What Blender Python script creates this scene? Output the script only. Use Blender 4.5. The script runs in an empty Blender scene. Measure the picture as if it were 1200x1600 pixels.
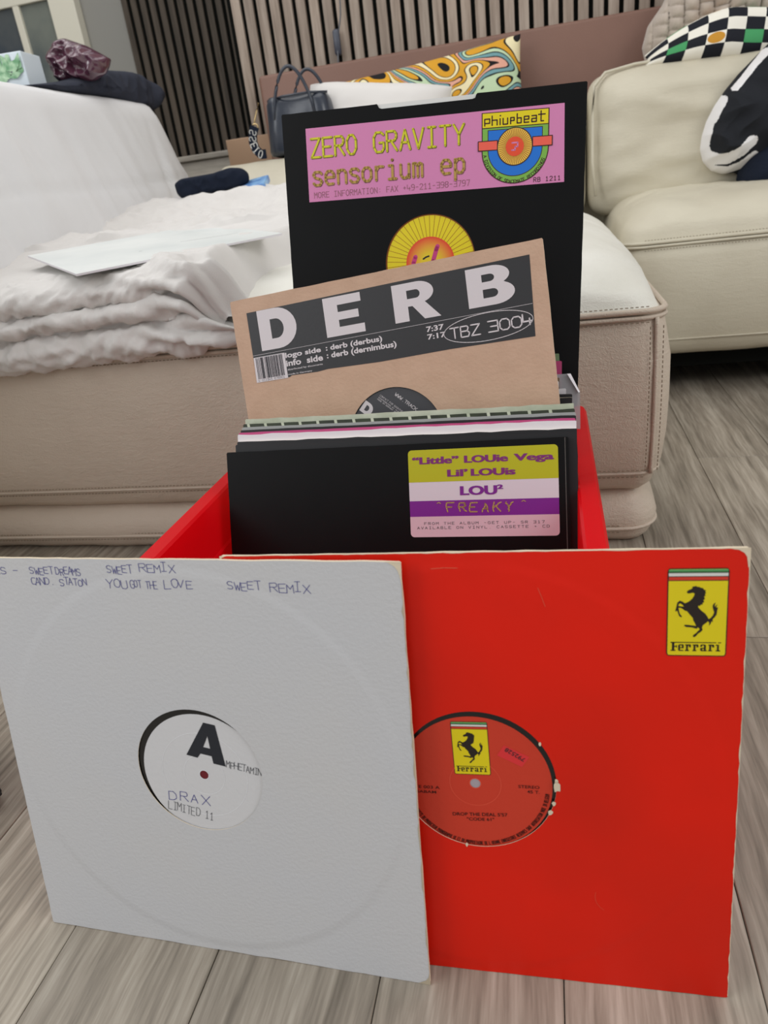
import bpy, bmesh, math, random
from mathutils import Vector, Matrix, noise
from mathutils.geometry import tessellate_polygon
random.seed(7)
PI = math.pi
SC = bpy.context.scene

# ------------------------------------------------------------------ camera
cd = bpy.data.cameras.new('camera')
cam = bpy.data.objects.new('camera', cd)
SC.collection.objects.link(cam)
SC.camera = cam
PITCH, ROLL, YAW, CAM_H = 0.434, -0.132, 0.258, 0.514
fw = Vector((0, math.cos(PITCH), -math.sin(PITCH)))
up = Vector((0, math.sin(PITCH), math.cos(PITCH)))
rt = Vector((1, 0, 0))
r_ = rt * math.cos(ROLL) + up * math.sin(ROLL)
u_ = up * math.cos(ROLL) - rt * math.sin(ROLL)
mr = Matrix((r_, u_, -fw)).transposed()
cam.matrix_world = Matrix.Translation((0, 0, CAM_H)) @ (Matrix.Rotation(YAW, 3, 'Z') @ mr).to_4x4()
cd.sensor_width = 36.0
cd.lens = 36.0 * 1100.0 / 1600.0
cd.clip_start = 0.02
cd.dof.use_dof = True
cd.dof.focus_distance = 0.66
cd.dof.aperture_fstop = 11.0

# ------------------------------------------------------------------ world, lights, exposure
w = bpy.data.worlds.new('world')
SC.world = w
w.use_nodes = True
w.node_tree.nodes['Background'].inputs[0].default_value = (0.97, 0.985, 1.0, 1)
w.node_tree.nodes['Background'].inputs[1].default_value = 0.5


def area(name, loc, target, sx, sy, power, col):
    l = bpy.data.lights.new(name, 'AREA')
    l.shape = 'RECTANGLE'; l.size = sx; l.size_y = sy; l.energy = power; l.color = col
    o = bpy.data.objects.new(name, l)
    SC.collection.objects.link(o)
    o.location = loc
    o.rotation_euler = (Vector(target) - Vector(loc)).to_track_quat('-Z', 'Y').to_euler()
    return o


area('window_light', (2.1, -0.1, 1.8), (-0.2, 0.9, 0.3), 1.4, 1.4, 26, (1.0, 0.99, 0.97))
area('left_window_light', (-2.1, -0.5, 1.8), (-0.2, 1.2, 0.3), 1.6, 1.5, 27, (0.97, 0.985, 1.0))
area('ceiling_bounce', (-0.8, 1.7, 2.5), (-0.8, 1.7, 0), 2.6, 2.2, 28, (1.0, 0.99, 0.97))
SC.view_settings.view_transform = 'Standard'
SC.view_settings.look = 'None'
SC.view_settings.gamma = 1.0
SC.view_settings.use_curve_mapping = False
SC.view_settings.exposure = 0.0

# ------------------------------------------------------------------ helpers


def lin(c):
    c = c / 255.0
    return c / 12.92 if c <= 0.04045 else ((c + 0.055) / 1.055) ** 2.4


def rgb(r, g, b, k=1.0):
    return (min(lin(r) * k, .9), min(lin(g) * k, .9), min(lin(b) * k, .9), 1)


def mat(name, col, rough=.6, bump=0, scale=50, spec=.5, col2=None, cscale=None, metal=0, coat=0, detail=3, sheen=0, stretch=None, trans=0, alpha=1):
    m = bpy.data.materials.new(name)
    m.use_nodes = True
    nt = m.node_tree
    b = nt.nodes['Principled BSDF']
    b.inputs['Base Color'].default_value = col
    b.inputs['Roughness'].default_value = rough
    b.inputs['Specular IOR Level'].default_value = spec
    b.inputs['Metallic'].default_value = metal
    b.inputs['Coat Weight'].default_value = coat
    b.inputs['Sheen Weight'].default_value = sheen
    b.inputs['Transmission Weight'].default_value = trans
    b.inputs['Alpha'].default_value = alpha
    m.diffuse_color = col
    if bump or col2:
        tc = nt.nodes.new('ShaderNodeTexCoord')
        mp = nt.nodes.new('ShaderNodeMapping')
        nt.links.new(tc.outputs['Object'], mp.inputs[0])
        if stretch:
            mp.inputs['Scale'].default_value = stretch
    if bump:
        n = nt.nodes.new('ShaderNodeTexNoise')
        n.inputs['Scale'].default_value = scale
        n.inputs['Detail'].default_value = detail
        bp = nt.nodes.new('ShaderNodeBump')
        bp.inputs['Strength'].default_value = min(1, bump)
        bp.inputs['Distance'].default_value = 0.002
        nt.links.new(mp.outputs[0], n.inputs['Vector'])
        nt.links.new(n.outputs['Fac'], bp.inputs['Height'])
        nt.links.new(bp.outputs[0], b.inputs['Normal'])
    if col2:
        n2 = nt.nodes.new('ShaderNodeTexNoise')
        n2.inputs['Scale'].default_value = cscale or 6
        n2.inputs['Detail'].default_value = 4
        rp = nt.nodes.new('ShaderNodeValToRGB')
        rp.color_ramp.elements[0].position = .35
        rp.color_ramp.elements[1].position = .68
        rp.color_ramp.elements[0].color = col
        rp.color_ramp.elements[1].color = col2
        nt.links.new(mp.outputs[0], n2.inputs['Vector'])
        nt.links.new(n2.outputs['Fac'], rp.inputs[0])
        nt.links.new(rp.outputs[0], b.inputs['Base Color'])
    return m


def leather(name, c1, c2, rough=.5, pebble=260, strength=.55, wrinkle=18):
    m = mat(name, c1, rough, col2=c2, cscale=5, spec=.4)
    nt = m.node_tree
    b = nt.nodes['Principled BSDF']
    tc = nt.nodes.new('ShaderNodeTexCoord')
    v = nt.nodes.new('ShaderNodeTexVoronoi')
    v.inputs['Scale'].default_value = pebble
    n = nt.nodes.new('ShaderNodeTexNoise')
    n.inputs['Scale'].default_value = 60
    mx = nt.nodes.new('ShaderNodeMix')
    mx.data_type = 'RGBA'
    mx.inputs[0].default_value = .03
    nt.links.new(tc.outputs['Object'], n.inputs['Vector'])
    nt.links.new(tc.outputs['Object'], mx.inputs[6])
    nt.links.new(n.outputs['Color'], mx.inputs[7])
    nt.links.new(mx.outputs[2], v.inputs['Vector'])
    n2 = nt.nodes.new('ShaderNodeTexNoise')
    n2.inputs['Scale'].default_value = wrinkle
    n2.inputs['Detail'].default_value = 5
    nt.links.new(tc.outputs['Object'], n2.inputs['Vector'])
    mpw = nt.nodes.new('ShaderNodeMapping'); mpw.inputs['Scale'].default_value = (.45, .45, 1.6); mpw.inputs['Rotation'].default_value = (0, .25, 0)
    nt.links.new(tc.outputs['Object'], mpw.inputs[0])
    n4 = nt.nodes.new('ShaderNodeTexNoise'); n4.inputs['Scale'].default_value = 95; n4.inputs['Detail'].default_value = 4; n4.inputs['Distortion'].default_value = .8
    nt.links.new(mpw.outputs[0], n4.inputs['Vector'])
    b3 = nt.nodes.new('ShaderNodeBump'); b3.inputs['Strength'].default_value = strength * 1.2; b3.inputs['Distance'].default_value = .002
    nt.links.new(n4.outputs['Fac'], b3.inputs['Height'])
    b1 = nt.nodes.new('ShaderNodeBump'); b1.inputs['Strength'].default_value = strength; b1.inputs['Distance'].default_value = .0012
    b2 = nt.nodes.new('ShaderNodeBump'); b2.inputs['Strength'].default_value = .35; b2.inputs['Distance'].default_value = .004
    nt.links.new(v.outputs['Distance'], b1.inputs['Height'])
    nt.links.new(n2.outputs['Fac'], b2.inputs['Height'])
    nt.links.new(b2.outputs[0], b3.inputs['Normal']); nt.links.new(b3.outputs[0], b1.inputs['Normal'])
    nt.links.new(b1.outputs[0], b.inputs['Normal'])
    return m


def link(name, me, m=None, parent=None, smooth=False):
    if m is not None:
        for k in (m if isinstance(m, (list, tuple)) else [m]):
            me.materials.append(k)
    if smooth:
        for p in me.polygons:
            p.use_smooth = True
    o = bpy.data.objects.new(name, me)
    SC.collection.objects.link(o)
    if parent:
        o.parent = parent
    return o


def pyd(name, v, f, m=None, parent=None, smooth=False):
    me = bpy.data.meshes.new(name)
    me.from_pydata([tuple(p) for p in v], [], f)
    me.update()
    return link(name, me, m, parent, smooth)


def tag(o, label=None, cat=None, group=None, kind=None):
    if label: o['label'] = label
    if cat: o['category'] = cat
    if group: o['group'] = group
    if kind: o['kind'] = kind
    return o


def empty(name, loc=(0, 0, 0), label=None, cat=None, group=None, kind=None):
    o = bpy.data.objects.new(name, None)
    SC.collection.objects.link(o)
    o.location = loc
    o.empty_display_size = .05
    return tag(o, label, cat, group, kind)


def box_mesh(x0, x1, y0, y1, z0, z1, bev=0, seg=2):
    bm = bmesh.new()
    bmesh.ops.create_cube(bm, size=1)
    for v in bm.verts:
        v.co = Vector(((x0 + x1) / 2 + v.co.x * (x1 - x0), (y0 + y1) / 2 + v.co.y * (y1 - y0), (z0 + z1) / 2 + v.co.z * (z1 - z0)))
    if bev:
        bmesh.ops.bevel(bm, geom=bm.edges[:], offset=bev, segments=seg, affect='EDGES', profile=.5)
    me = bpy.data.meshes.new('box')
    bm.to_mesh(me); bm.free()
    return me


def box(name, b, m, parent=None, bev=0, seg=2):
    return link(name, box_mesh(*b, bev=bev, seg=seg), m, parent)


def rrect(x0, x1, y0, y1, r, n=8, side=10):
    """rounded rectangle, constant point count"""
    r = max(1e-4, min(r, (x1 - x0) / 2 - 1e-4, (y1 - y0) / 2 - 1e-4))
    P = []
    cs = [(x1 - r, y0 + r, -90), (x1 - r, y1 - r, 0), (x0 + r, y1 - r, 90), (x0 + r, y0 + r, 180)]
    for k, (cx, cy, a) in enumerate(cs):
        for i in range(n + 1):
            t = math.radians(a + 90 * i / n)
            P.append((cx + r * math.cos(t), cy + r * math.sin(t)))
        nx = cs[(k + 1) % 4]
        t = math.radians(nx[2])
        q = (nx[0] + r * math.cos(t), nx[1] + r * math.sin(t))
        p = P[-1]
        for i in range(1, side):
            P.append((p[0] + (q[0] - p[0]) * i / side, p[1] + (q[1] - p[1]) * i / side))
    return P


def loft(x0, x1, y0, y1, r, prof, n=8, side=10, cap0=True, cap1=True, disp=None):
    V, Fc = [], []
    K = None
    for ins, z in prof:
        ring = rrect(x0 + ins, x1 - ins, y0 + ins, y1 - ins, max(r - ins, .004), n, side)
        K = len(ring)
        for p in ring:
            q = Vector((p[0], p[1], z))
            if disp: q = disp(q)
            V.append(q)
    for j in range(len(prof) - 1):
        for i in range(K):
            a = j * K + i; b = j * K + (i + 1) % K
            Fc.append((a, b, b + K, a + K))
    if cap0: Fc.append(tuple(reversed(range(K))))
    if cap1: Fc.append(tuple(range((len(prof) - 1) * K, len(prof) * K)))
    return V, Fc


def tube(pts, r, n=8, closed=False):
    V, Fc = [], []
    L = len(pts)
    pts = [Vector(p) for p in pts]
    for i, p in enumerate(pts):
        a = pts[(i - 1) % L] if (closed or i) else pts[0]
        b = pts[(i + 1) % L] if (closed or i < L - 1) else pts[-1]
        t = (b - a).normalized() if (b - a).length > 1e-9 else Vector((1, 0, 0))
        ref = Vector((0, 0, 1)) if abs(t.z) < .9 else Vector((1, 0, 0))
        s = t.cross(ref).normalized(); q = t.cross(s)
        rr = r[i] if isinstance(r, (list, tuple)) else r
        for k in range(n):
            an = 2 * PI * k / n
            V.append(p + s * math.cos(an) * rr + q * math.sin(an) * rr)
    for i in range(L if closed else L - 1):
        for k in range(n):
            a = i * n + k; b = i * n + (k + 1) % n; c = ((i + 1) % L) * n
            Fc.append((a, b, c + (k + 1) % n, c + k))
    if not closed:
        Fc.append(tuple(reversed(range(n)))); Fc.append(tuple(range((L - 1) * n, L * n)))
    return V, Fc


def merge(parts):
    V, Fc = [], []
    for v, f in parts:
        o = len(V)
        V += list(v)
        Fc += [tuple(i + o for i in q) for q in f]
    return V, Fc


def resample(pts, step):
    pts = [Vector(p) for p in pts]
    out = [pts[0]]
    acc = 0
    for a, b in zip(pts, pts[1:]):
        d = (b - a).length
        if d < 1e-9: continue
        t = step - acc
        while t <= d:
            out.append(a + (b - a) * (t / d)); t += step
        acc = d - (t - step)
    return out


def fbm(p, s, o=3):
    return noise.fractal(Vector(p) * s, 1.0, 2.0, o)


def ridge(p, s):
    q = Vector(p) * s
    return 1 - abs(noise.noise(q)) * 2 + .5 * (1 - abs(noise.noise(q * 2.1)) * 2)


# ------------------------------------------------------------------ flat print: polygons, lettering, strokes
def poly2d(name, loops, m, parent, z):
    """flat polygon with holes in the XY plane of parent at height z"""
    lv = [[Vector((p[0], p[1], 0)) for p in L] for L in loops]
    flat = [p for L in lv for p in L]
    tris = tessellate_polygon(lv)
    fs = []
    for t in tris:
        a, b, c = (flat[i] for i in t)
        cr = (b - a).cross(c - a).z
        if abs(cr) < 1e-12: continue
        fs.append(tuple(t) if cr > 0 else (t[0], t[2], t[1]))
    return pyd(name, [(p.x, p.y, z) for p in flat], fs, m, parent)


def circle(cx, cy, r, n=64, a0=0, a1=2 * PI, ry=None):
    full = abs(a1 - a0 - 2 * PI) < 1e-6
    k = n if full else n + 1
    return [(cx + r * math.cos(a0 + (a1 - a0) * i / n), cy + (ry or r) * math.sin(a0 + (a1 - a0) * i / n)) for i in range(k)]


def rr2(x0, x1, y0, y1, r, n=5):
    P = []
    for cx, cy, a in ((x1 - r, y0 + r, -90), (x1 - r, y1 - r, 0), (x0 + r, y1 - r, 90), (x0 + r, y0 + r, 180)):
        for i in range(n + 1):
            t = math.radians(a + 90 * i / n)
            P.append((cx + r * math.cos(t), cy + r * math.sin(t)))
    return P


def letters(parent, text, m, x0, x1, y0, y1, z, bold=0.0, ang=0.0, shear=0.0, name='lettering', heavy=0):
    """built-in vector font, fitted into a box (y1 None keeps the aspect)"""
    cu = bpy.data.curves.new('t', 'FONT')
    cu.body = text; cu.offset = bold; cu.shear = shear; cu.resolution_u = 4; cu.fill_mode = 'FRONT'
    o = bpy.data.objects.new('t', cu)
    SC.collection.objects.link(o)
    dg = bpy.context.evaluated_depsgraph_get()
    me = bpy.data.meshes.new_from_object(o.evaluated_get(dg))
    bpy.data.objects.remove(o); bpy.data.curves.remove(cu)
    xs = [v.co.x for v in me.vertices]; ys = [v.co.y for v in me.vertices]
    ax, bx, ay, by = min(xs), max(xs), min(ys), max(ys)
    sx = (x1 - x0) / (bx - ax)
    sy = sx if y1 is None else (y1 - y0) / (by - ay)
    cx, cy = (x0 + x1) / 2, y0 + (by - ay) * sy / 2
    c, s = math.cos(ang), math.sin(ang)
    for v in me.vertices:
        px = x0 + (v.co.x - ax) * sx - cx; py = (v.co.y - ay) * sy + y0 - cy
        v.co = (cx + px * c - py * s, cy + px * s + py * c, z)
    # face toward +Z
    bm = bmesh.new(); bm.from_mesh(me)
    for f in bm.faces:
        f.normal_update()
        if f.normal.z < 0: f.normal_flip()
    if heavy:
        g0 = bm.verts[:] + bm.edges[:] + bm.faces[:]
        for k in (-1, 1):
            dd = bmesh.ops.duplicate(bm, geom=g0)
            for v in dd['geom']:
                if isinstance(v, bmesh.types.BMVert): v.co.x += heavy * k * c; v.co.y += heavy * k * s; v.co.z += .00001 * k
    bm.to_mesh(me); bm.free()
    me.materials.clear()
    return link(name, me, m, parent)


G = {  # stroke alphabet on a 4 x 6 grid
 'A': [[(0,0),(2,6),(4,0)],[(.8,2.2),(3.2,2.2)]], 'B': [[(0,0),(0,6),(3,6),(3.6,5),(3,3.2),(0,3.2)],[(3,3.2),(4,2),(3.4,0),(0,0)]],
 'C': [[(4,5.4),(3,6),(1,6),(0,4.6),(0,1.4),(1,0),(3,0),(4,.6)]], 'D': [[(0,0),(0,6),(2.4,6),(4,4.4),(4,1.6),(2.4,0),(0,0)]],
 'E': [[(4,6),(0,6),(0,0),(4,0)],[(0,3.1),(3.2,3.1)]], 'F': [[(4,6),(0,6),(0,0)],[(0,3.1),(3.2,3.1)]],
 'G': [[(4,5.2),(3,6),(1,6),(0,4.6),(0,1.4),(1,0),(3.2,0),(4,1),(4,2.8),(2.3,2.8)]], 'H': [[(0,0),(0,6)],[(4,0),(4,6)],[(0,3),(4,3)]],
 'I': [[(2,0),(2,6)],[(.6,0),(3.4,0)],[(.6,6),(3.4,6)]], 'K': [[(0,0),(0,6)],[(4,6),(0,2.6)],[(1.2,3.6),(4,0)]], 'L': [[(0,6),(0,0),(4,0)]],
 'M': [[(0,0),(0,6),(2,3),(4,6),(4,0)]], 'N': [[(0,0),(0,6),(4,0),(4,6)]], 'O': [[(1.2,0),(0,1.6),(0,4.4),(1.2,6),(2.8,6),(4,4.4),(4,1.6),(2.8,0),(1.2,0)]],
 'P': [[(0,0),(0,6),(3,6),(4,5),(4,4),(3,3),(0,3)]], 'R': [[(0,0),(0,6),(3,6),(3.8,5.2),(3.8,4),(3,3.1),(0,3.1)],[(1.6,3.1),(4,0)]],
 'S': [[(4,5.2),(3,6),(1,6),(0,5),(0,4),(1,3.2),(3,2.8),(4,2),(4,1),(3,0),(1,0),(0,.8)]], 'T': [[(2,0),(2,6)],[(0,6),(4,6)]],
 'U': [[(0,6),(0,1.2),(1,0),(3,0),(4,1.2),(4,6)]], 'V': [[(0,6),(2,0),(4,6)]], 'W': [[(0,6),(1,0),(2,4),(3,0),(4,6)]],
 'X': [[(0,0),(4,6)],[(0,6),(4,0)]], 'Y': [[(0,6),(2,3),(4,6)],[(2,3),(2,0)]], 'Z': [[(0,6),(4,6),(0,0),(4,0)]],
 '0': [[(1,0),(0,1.4),(0,4.6),(1,6),(3,6),(4,4.6),(4,1.4),(3,0),(1,0)]], '1': [[(.8,4.8),(2,6),(2,0)],[(.6,0),(3.4,0)]],
 '2': [[(0,5),(1,6),(3,6),(4,5),(4,4),(0,0),(4,0)]], '3': [[(0,6),(4,6),(4,0),(0,0)],[(1,3),(4,3)]], '4': [[(0,6),(0,2),(4,2)],[(3,3.4),(3,0)]],
 '5': [[(4,6),(0,6),(0,3.4),(3,3.4),(4,2.4),(4,1),(3,0),(0,0)]], '6': [[(3.6,6),(1,6),(0,4),(0,1),(1,0),(3,0),(4,1),(4,2.4),(3,3.4),(0,3.2)]],
 '7': [[(0,6),(4,6),(1.6,0)]], '8': [[(1,3.2),(0,4.2),(0,5.2),(1,6),(3,6),(4,5.2),(4,4.2),(3,3.2),(1,3.2),(0,2),(0,1),(1,0),(3,0),(4,1),(4,2),(3,3.2)]],
 '9': [[(.4,0),(3,0),(4,2),(4,5),(3,6),(1,6),(0,5),(0,3.8),(1,2.8),(4,3)]],
 's': [[(3.8,3.4),(3,4),(1,4),(.2,3.2),(1,2.3),(3,1.8),(3.8,1),(3,0),(1,0),(.2,.6)]], 'e': [[(.2,2.1),(3.8,2.1),(3.8,3),(2.8,4),(1.2,4),(.2,3),(.2,1),(1.2,0),(3.4,.1)]],
 'n': [[(.3,0),(.3,4)],[(.3,3.1),(1.4,4),(2.8,4),(3.7,3.1),(3.7,0)]], 'o': [[(1.2,0),(.2,1),(.2,3),(1.2,4),(2.8,4),(3.8,3),(3.8,1),(2.8,0),(1.2,0)]],
 'r': [[(.6,0),(.6,4)],[(.6,2.8),(1.8,4),(3.6,3.9)]], 'i': [[(.8,4),(2.2,4),(2.2,0)],[(.6,0),(3.6,0)],[(2.1,5.6),(2.2,5.7)]],
 'u': [[(.3,4),(.3,.9),(1.2,0),(2.6,0),(3.7,.9)],[(3.7,4),(3.7,0)]], 'm': [[(.2,0),(.2,4),(1.2,4),(2,3.2),(2,0)],[(2,3.2),(2.8,4),(3.8,3.6),(3.8,0)]],
 'p': [[(.3,-2),(.3,4)],[(.3,3),(1.4,4),(2.8,4),(3.7,3),(3.7,1),(2.8,0),(1.4,0),(.3,1)]], 'y': [[(.2,4),(.4,1),(1.6,0),(3.4,.6)],[(3.6,4),(3.6,-1),(2.4,-2),(.8,-1.6)]],
 '-': [[(.6,3),(3.4,3)]], '+': [[(.6,3),(3.4,3)],[(2,4.4),(2,1.6)]], '.': [[(1.8,0),(2.2,.1)]], ':': [[(2,1),(2.1,1.1)],[(2,4),(2.1,4.1)]], "'": [[(2,6),(1.6,4.8)]],
}


def ribbon(polys, w, zf):
    V, Fc = [], []
    for pl in polys:
        for a, b in zip(pl, pl[1:]):
            a = Vector(a[:2]); b = Vector(b[:2])
            d = b - a
            if d.length < 1e-9: continue
            d.normalize(); n = Vector((-d.y, d.x)) * w / 2
            k = len(V)
            for q in (a - n, b - n, b + n, a + n): V.append((q.x, q.y, zf))
            Fc.append((k, k + 1, k + 2, k + 3))
        for a in pl:
            k = len(V)
            for i in range(8):
                V.append((a[0] + w / 2 * math.cos(PI * i / 4 + .39), a[1] + w / 2 * math.sin(PI * i / 4 + .39), zf))
            Fc.append(tuple(range(k, k + 8)))
    return V, Fc


def glyph_strokes(text, x0, x1, y0, h, jit=0, ang=0, gap=.28, upper=True, arc=None):
    n = len(text)
    adv = (x1 - x0) / n
    cw = adv * (1 - gap)
    rnd = random.Random(text)
    out = []
    for i, ch in enumerate(text):
        if ch == ' ': continue
        g = G.get(ch) or G.get(ch.upper())
        if not g: continue
        jx, jy, js = (rnd.uniform(-1, 1) * jit * adv, rnd.uniform(-1, 1) * jit * h, 1 + rnd.uniform(-1, 1) * jit)
        for pl in g:
            q = []
            for (a, b) in pl:
                px = i * adv + a / 4 * cw * js + jx + rnd.uniform(-1, 1) * jit * adv * .35
                py = b / 6 * h * js + jy + rnd.uniform(-1, 1) * jit * h * .2
                if arc:
                    cx, cy, R, a0, sgn = arc
                    th = a0 + sgn * px / R
                    rad = R + (py if sgn < 0 else -py)
                    q.append((cx + rad * math.cos(th), cy + rad * math.sin(th)))
                else:
                    q.append((x0 + px * math.cos(ang) - py * math.sin(ang), y0 + px * math.sin(ang) + py * math.cos(ang)))
            out.append(q)
    return out


def strokes(parent, text, m, x0, x1, y0, h, w, z, name='lettering', **k):
    V, Fc = ribbon(glyph_strokes(text, x0, x1, y0, h, **k), w, z)
    return pyd(name, V, Fc, m, parent)


# ------------------------------------------------------------------ materials
K = 1.35
M = {}
M['white_card'] = mat('white_card', rgb(199, 199, 201, 1.06), .75, bump=.15, scale=380, spec=.25, col2=rgb(197, 196, 196, 1.1), cscale=9)
M['red_card'] = mat('red_card', rgb(229, 26, 0, 1.08), .45, bump=.06, scale=200, spec=.3, col2=rgb(212, 28, 3, 1.0), cscale=5)
M['black_card'] = mat('black_card', rgb(8, 8, 9), .38, bump=.02, scale=120, spec=.2, col2=rgb(10, 10, 11), cscale=30)
M['kraft'] = mat('kraft', rgb(186, 156, 134, 1.2), .8, bump=.2, scale=300, spec=.2, col2=rgb(179, 149, 127, 1.2), cscale=40)
M['cream_edge'] = mat('cream_edge', rgb(215, 200, 175, 1.1), .8, bump=.3, scale=200)
M['grey_edge'] = mat('grey_edge', rgb(90, 88, 84), .8, bump=.3, scale=200)
M['vinyl'] = mat('vinyl', rgb(16, 16, 18), .25, spec=.6)
M['label_white'] = mat('label_white', rgb(205, 204, 205, 1.12), .6, bump=.08, scale=300)
M['label_red'] = mat('label_red', rgb(205, 55, 30, 1.05), .55, bump=.08, scale=300)
M['label_dark'] = mat('label_dark', rgb(62, 62, 66, 1.1), .5)
M['emboss'] = mat('emboss', rgb(222, 222, 224, 1.15), .5)
M['emboss_red'] = mat('emboss_red', rgb(222, 80, 55, 1.1), .5)
M['ink_black'] = mat('ink_black', rgb(42, 44, 50), .6, spec=.3)
M['ink_brown'] = mat('ink_brown', rgb(70, 22, 16), .6, spec=.3)
M['ink_blue'] = mat('ink_blue', rgb(92, 92, 150), .7, spec=.2)
M['pencil'] = mat('pencil', rgb(95, 96, 100), .7, spec=.2)
M['badge_yellow'] = mat('badge_yellow', rgb(228, 208, 8, 1.05), .45)
M['badge_green'] = mat('badge_green', rgb(90, 165, 100, 1.1), .45)
M['badge_red'] = mat('badge_red', rgb(205, 55, 35, 1.1), .45)
M['badge_white'] = mat('badge_white', rgb(215, 213, 208, 1.1), .45)
M['horse_black'] = mat('horse_black', rgb(34, 22, 14), .45)
M['pink'] = mat('pink', rgb(208, 128, 174, 1.1), .5, bump=.03, scale=200)
M['zg_yellow'] = mat('zg_yellow', rgb(205, 200, 30, 1.1), .5)
M['zg_olive'] = mat('zg_olive', rgb(120, 105, 40), .5)
M['zg_gold'] = mat('zg_gold', rgb(180, 145, 70, 1.1), .5)
M['zg_mauve'] = mat('zg_mauve', rgb(140, 90, 95), .5)
M['zg_soft'] = mat('zg_soft', rgb(165, 105, 125, 1.05), .5)
M['em_blue'] = mat('em_blue', rgb(20, 110, 205, 1.1), .5)
M['em_green'] = mat('em_green', rgb(120, 175, 70, 1.1), .5)
M['em_line'] = mat('em_line', rgb(60, 22, 20), .5)
M['em_orange'] = mat('em_orange', rgb(235, 95, 75, 1.1), .5)
M['sun_yellow'] = mat('sun_yellow', rgb(226, 205, 25, 1.1), .45)
M['sun_gold'] = mat('sun_gold', rgb(245, 190, 75, 1.1), .45)
M['sun_ray'] = mat('sun_ray', rgb(160, 90, 15), .45)
M['sun_red'] = mat('sun_red', rgb(225, 75, 40, 1.1), .45)
M['magenta'] = mat('magenta', rgb(195, 60, 125, 1.1), .45)
M['lou_green'] = mat('lou_green', rgb(178, 178, 14, 1.1), .4)
M['lou_white'] = mat('lou_white', rgb(215, 205, 213, 1.05), .4)
M['lou_purple'] = mat('lou_purple', rgb(118, 25, 135, 1.1), .4)
M['lou_text'] = mat('lou_text', rgb(120, 35, 110, 1.1), .4)
M['lou_pink'] = mat('lou_pink', rgb(215, 180, 190, 1.05), .4)
M['lou_gold'] = mat('lou_gold', rgb(185, 150, 90, 1.1), .4)
M['derb_black'] = mat('derb_black', rgb(46, 46, 48), .45, bump=.05, scale=300)
M['derb_white'] = mat('derb_white', rgb(205, 198, 200, 1.1), .5)
M['crate_red'] = mat('crate_red', rgb(236, 12, 28, 1.1), .3, bump=.05, scale=60, spec=.5)
M['leather'] = leather('leather', rgb(203, 188, 171, 1.03), rgb(195, 180, 163, 1.02), pebble=430, strength=.4)  # chaise front and plinth: same sofa leather, their shade held in the tone
M['leather_cream_dim'] = leather('leather_cream_dim', rgb(208, 201, 181, 1.0), rgb(196, 188, 168, 1.0), rough=.45, pebble=420, strength=.25)  # same sofa leather, base colour lowered for the dimmer light on the right
M['leather_lit'] = leather('leather_lit', rgb(226, 224, 216, 1.12), rgb(214, 211, 200, 1.08), rough=.45, pebble=420, strength=.25)  # same leather again, whitened for the light falling on the chaise top
M['thread'] = mat('thread', rgb(150, 132, 112), .7)
M['seam_dark'] = mat('seam_dark', rgb(128, 112, 92), .7)
M['linen'] = mat('linen', rgb(216, 212, 208, 1.05), .85, bump=.35, scale=900, spec=.15, sheen=.2)
M['sheet'] = mat('sheet', rgb(218, 217, 217, 1.08), .85, bump=.3, scale=700, spec=.15, sheen=.2)
M['brown_leather'] = mat('brown_leather', rgb(124, 90, 76, 1.0), .5, bump=.2, scale=250, col2=rgb(115, 82, 69, 1.0), cscale=4)
M['tan_board'] = mat('tan_board', rgb(185, 152, 124), .6, bump=.1, scale=60)
M['black_cloth'] = mat('black_cloth', rgb(34, 36, 41), .85, bump=.4, scale=300, spec=.2)
M['navy_cloth'] = mat('navy_cloth', rgb(24, 31, 46), .9, bump=.6, scale=260, spec=.2)
M['coat_cloth'] = mat('coat_cloth', rgb(52, 55, 66), .9, bump=.5, scale=200, spec=.2)
M['white_stripe'] = mat('white_stripe', rgb(222, 220, 220, 1.1), .8, bump=.2, scale=300)
M['felt'] = mat('felt', rgb(17, 18, 16), .95, spec=.1)
M['wall_grey'] = mat('wall_grey', rgb(150, 148, 142), .85, bump=.1, scale=80)
M['door_paint'] = mat('door_paint', rgb(222, 217, 200, 1.1), .5)


nt = M['crate_red'].node_tree
_b = nt.nodes['Principled BSDF']; _o = nt.nodes['Material Output']
_t = nt.nodes.new('ShaderNodeBsdfTranslucent'); _t.inputs[0].default_value = rgb(250, 20, 45)
_m = nt.nodes.new('ShaderNodeMixShader'); _m.inputs[0].default_value = .5
nt.links.new(_b.outputs[0], _m.inputs[1]); nt.links.new(_t.outputs[0], _m.inputs[2]); nt.links.new(_m.outputs[0], _o.inputs[0])


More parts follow.
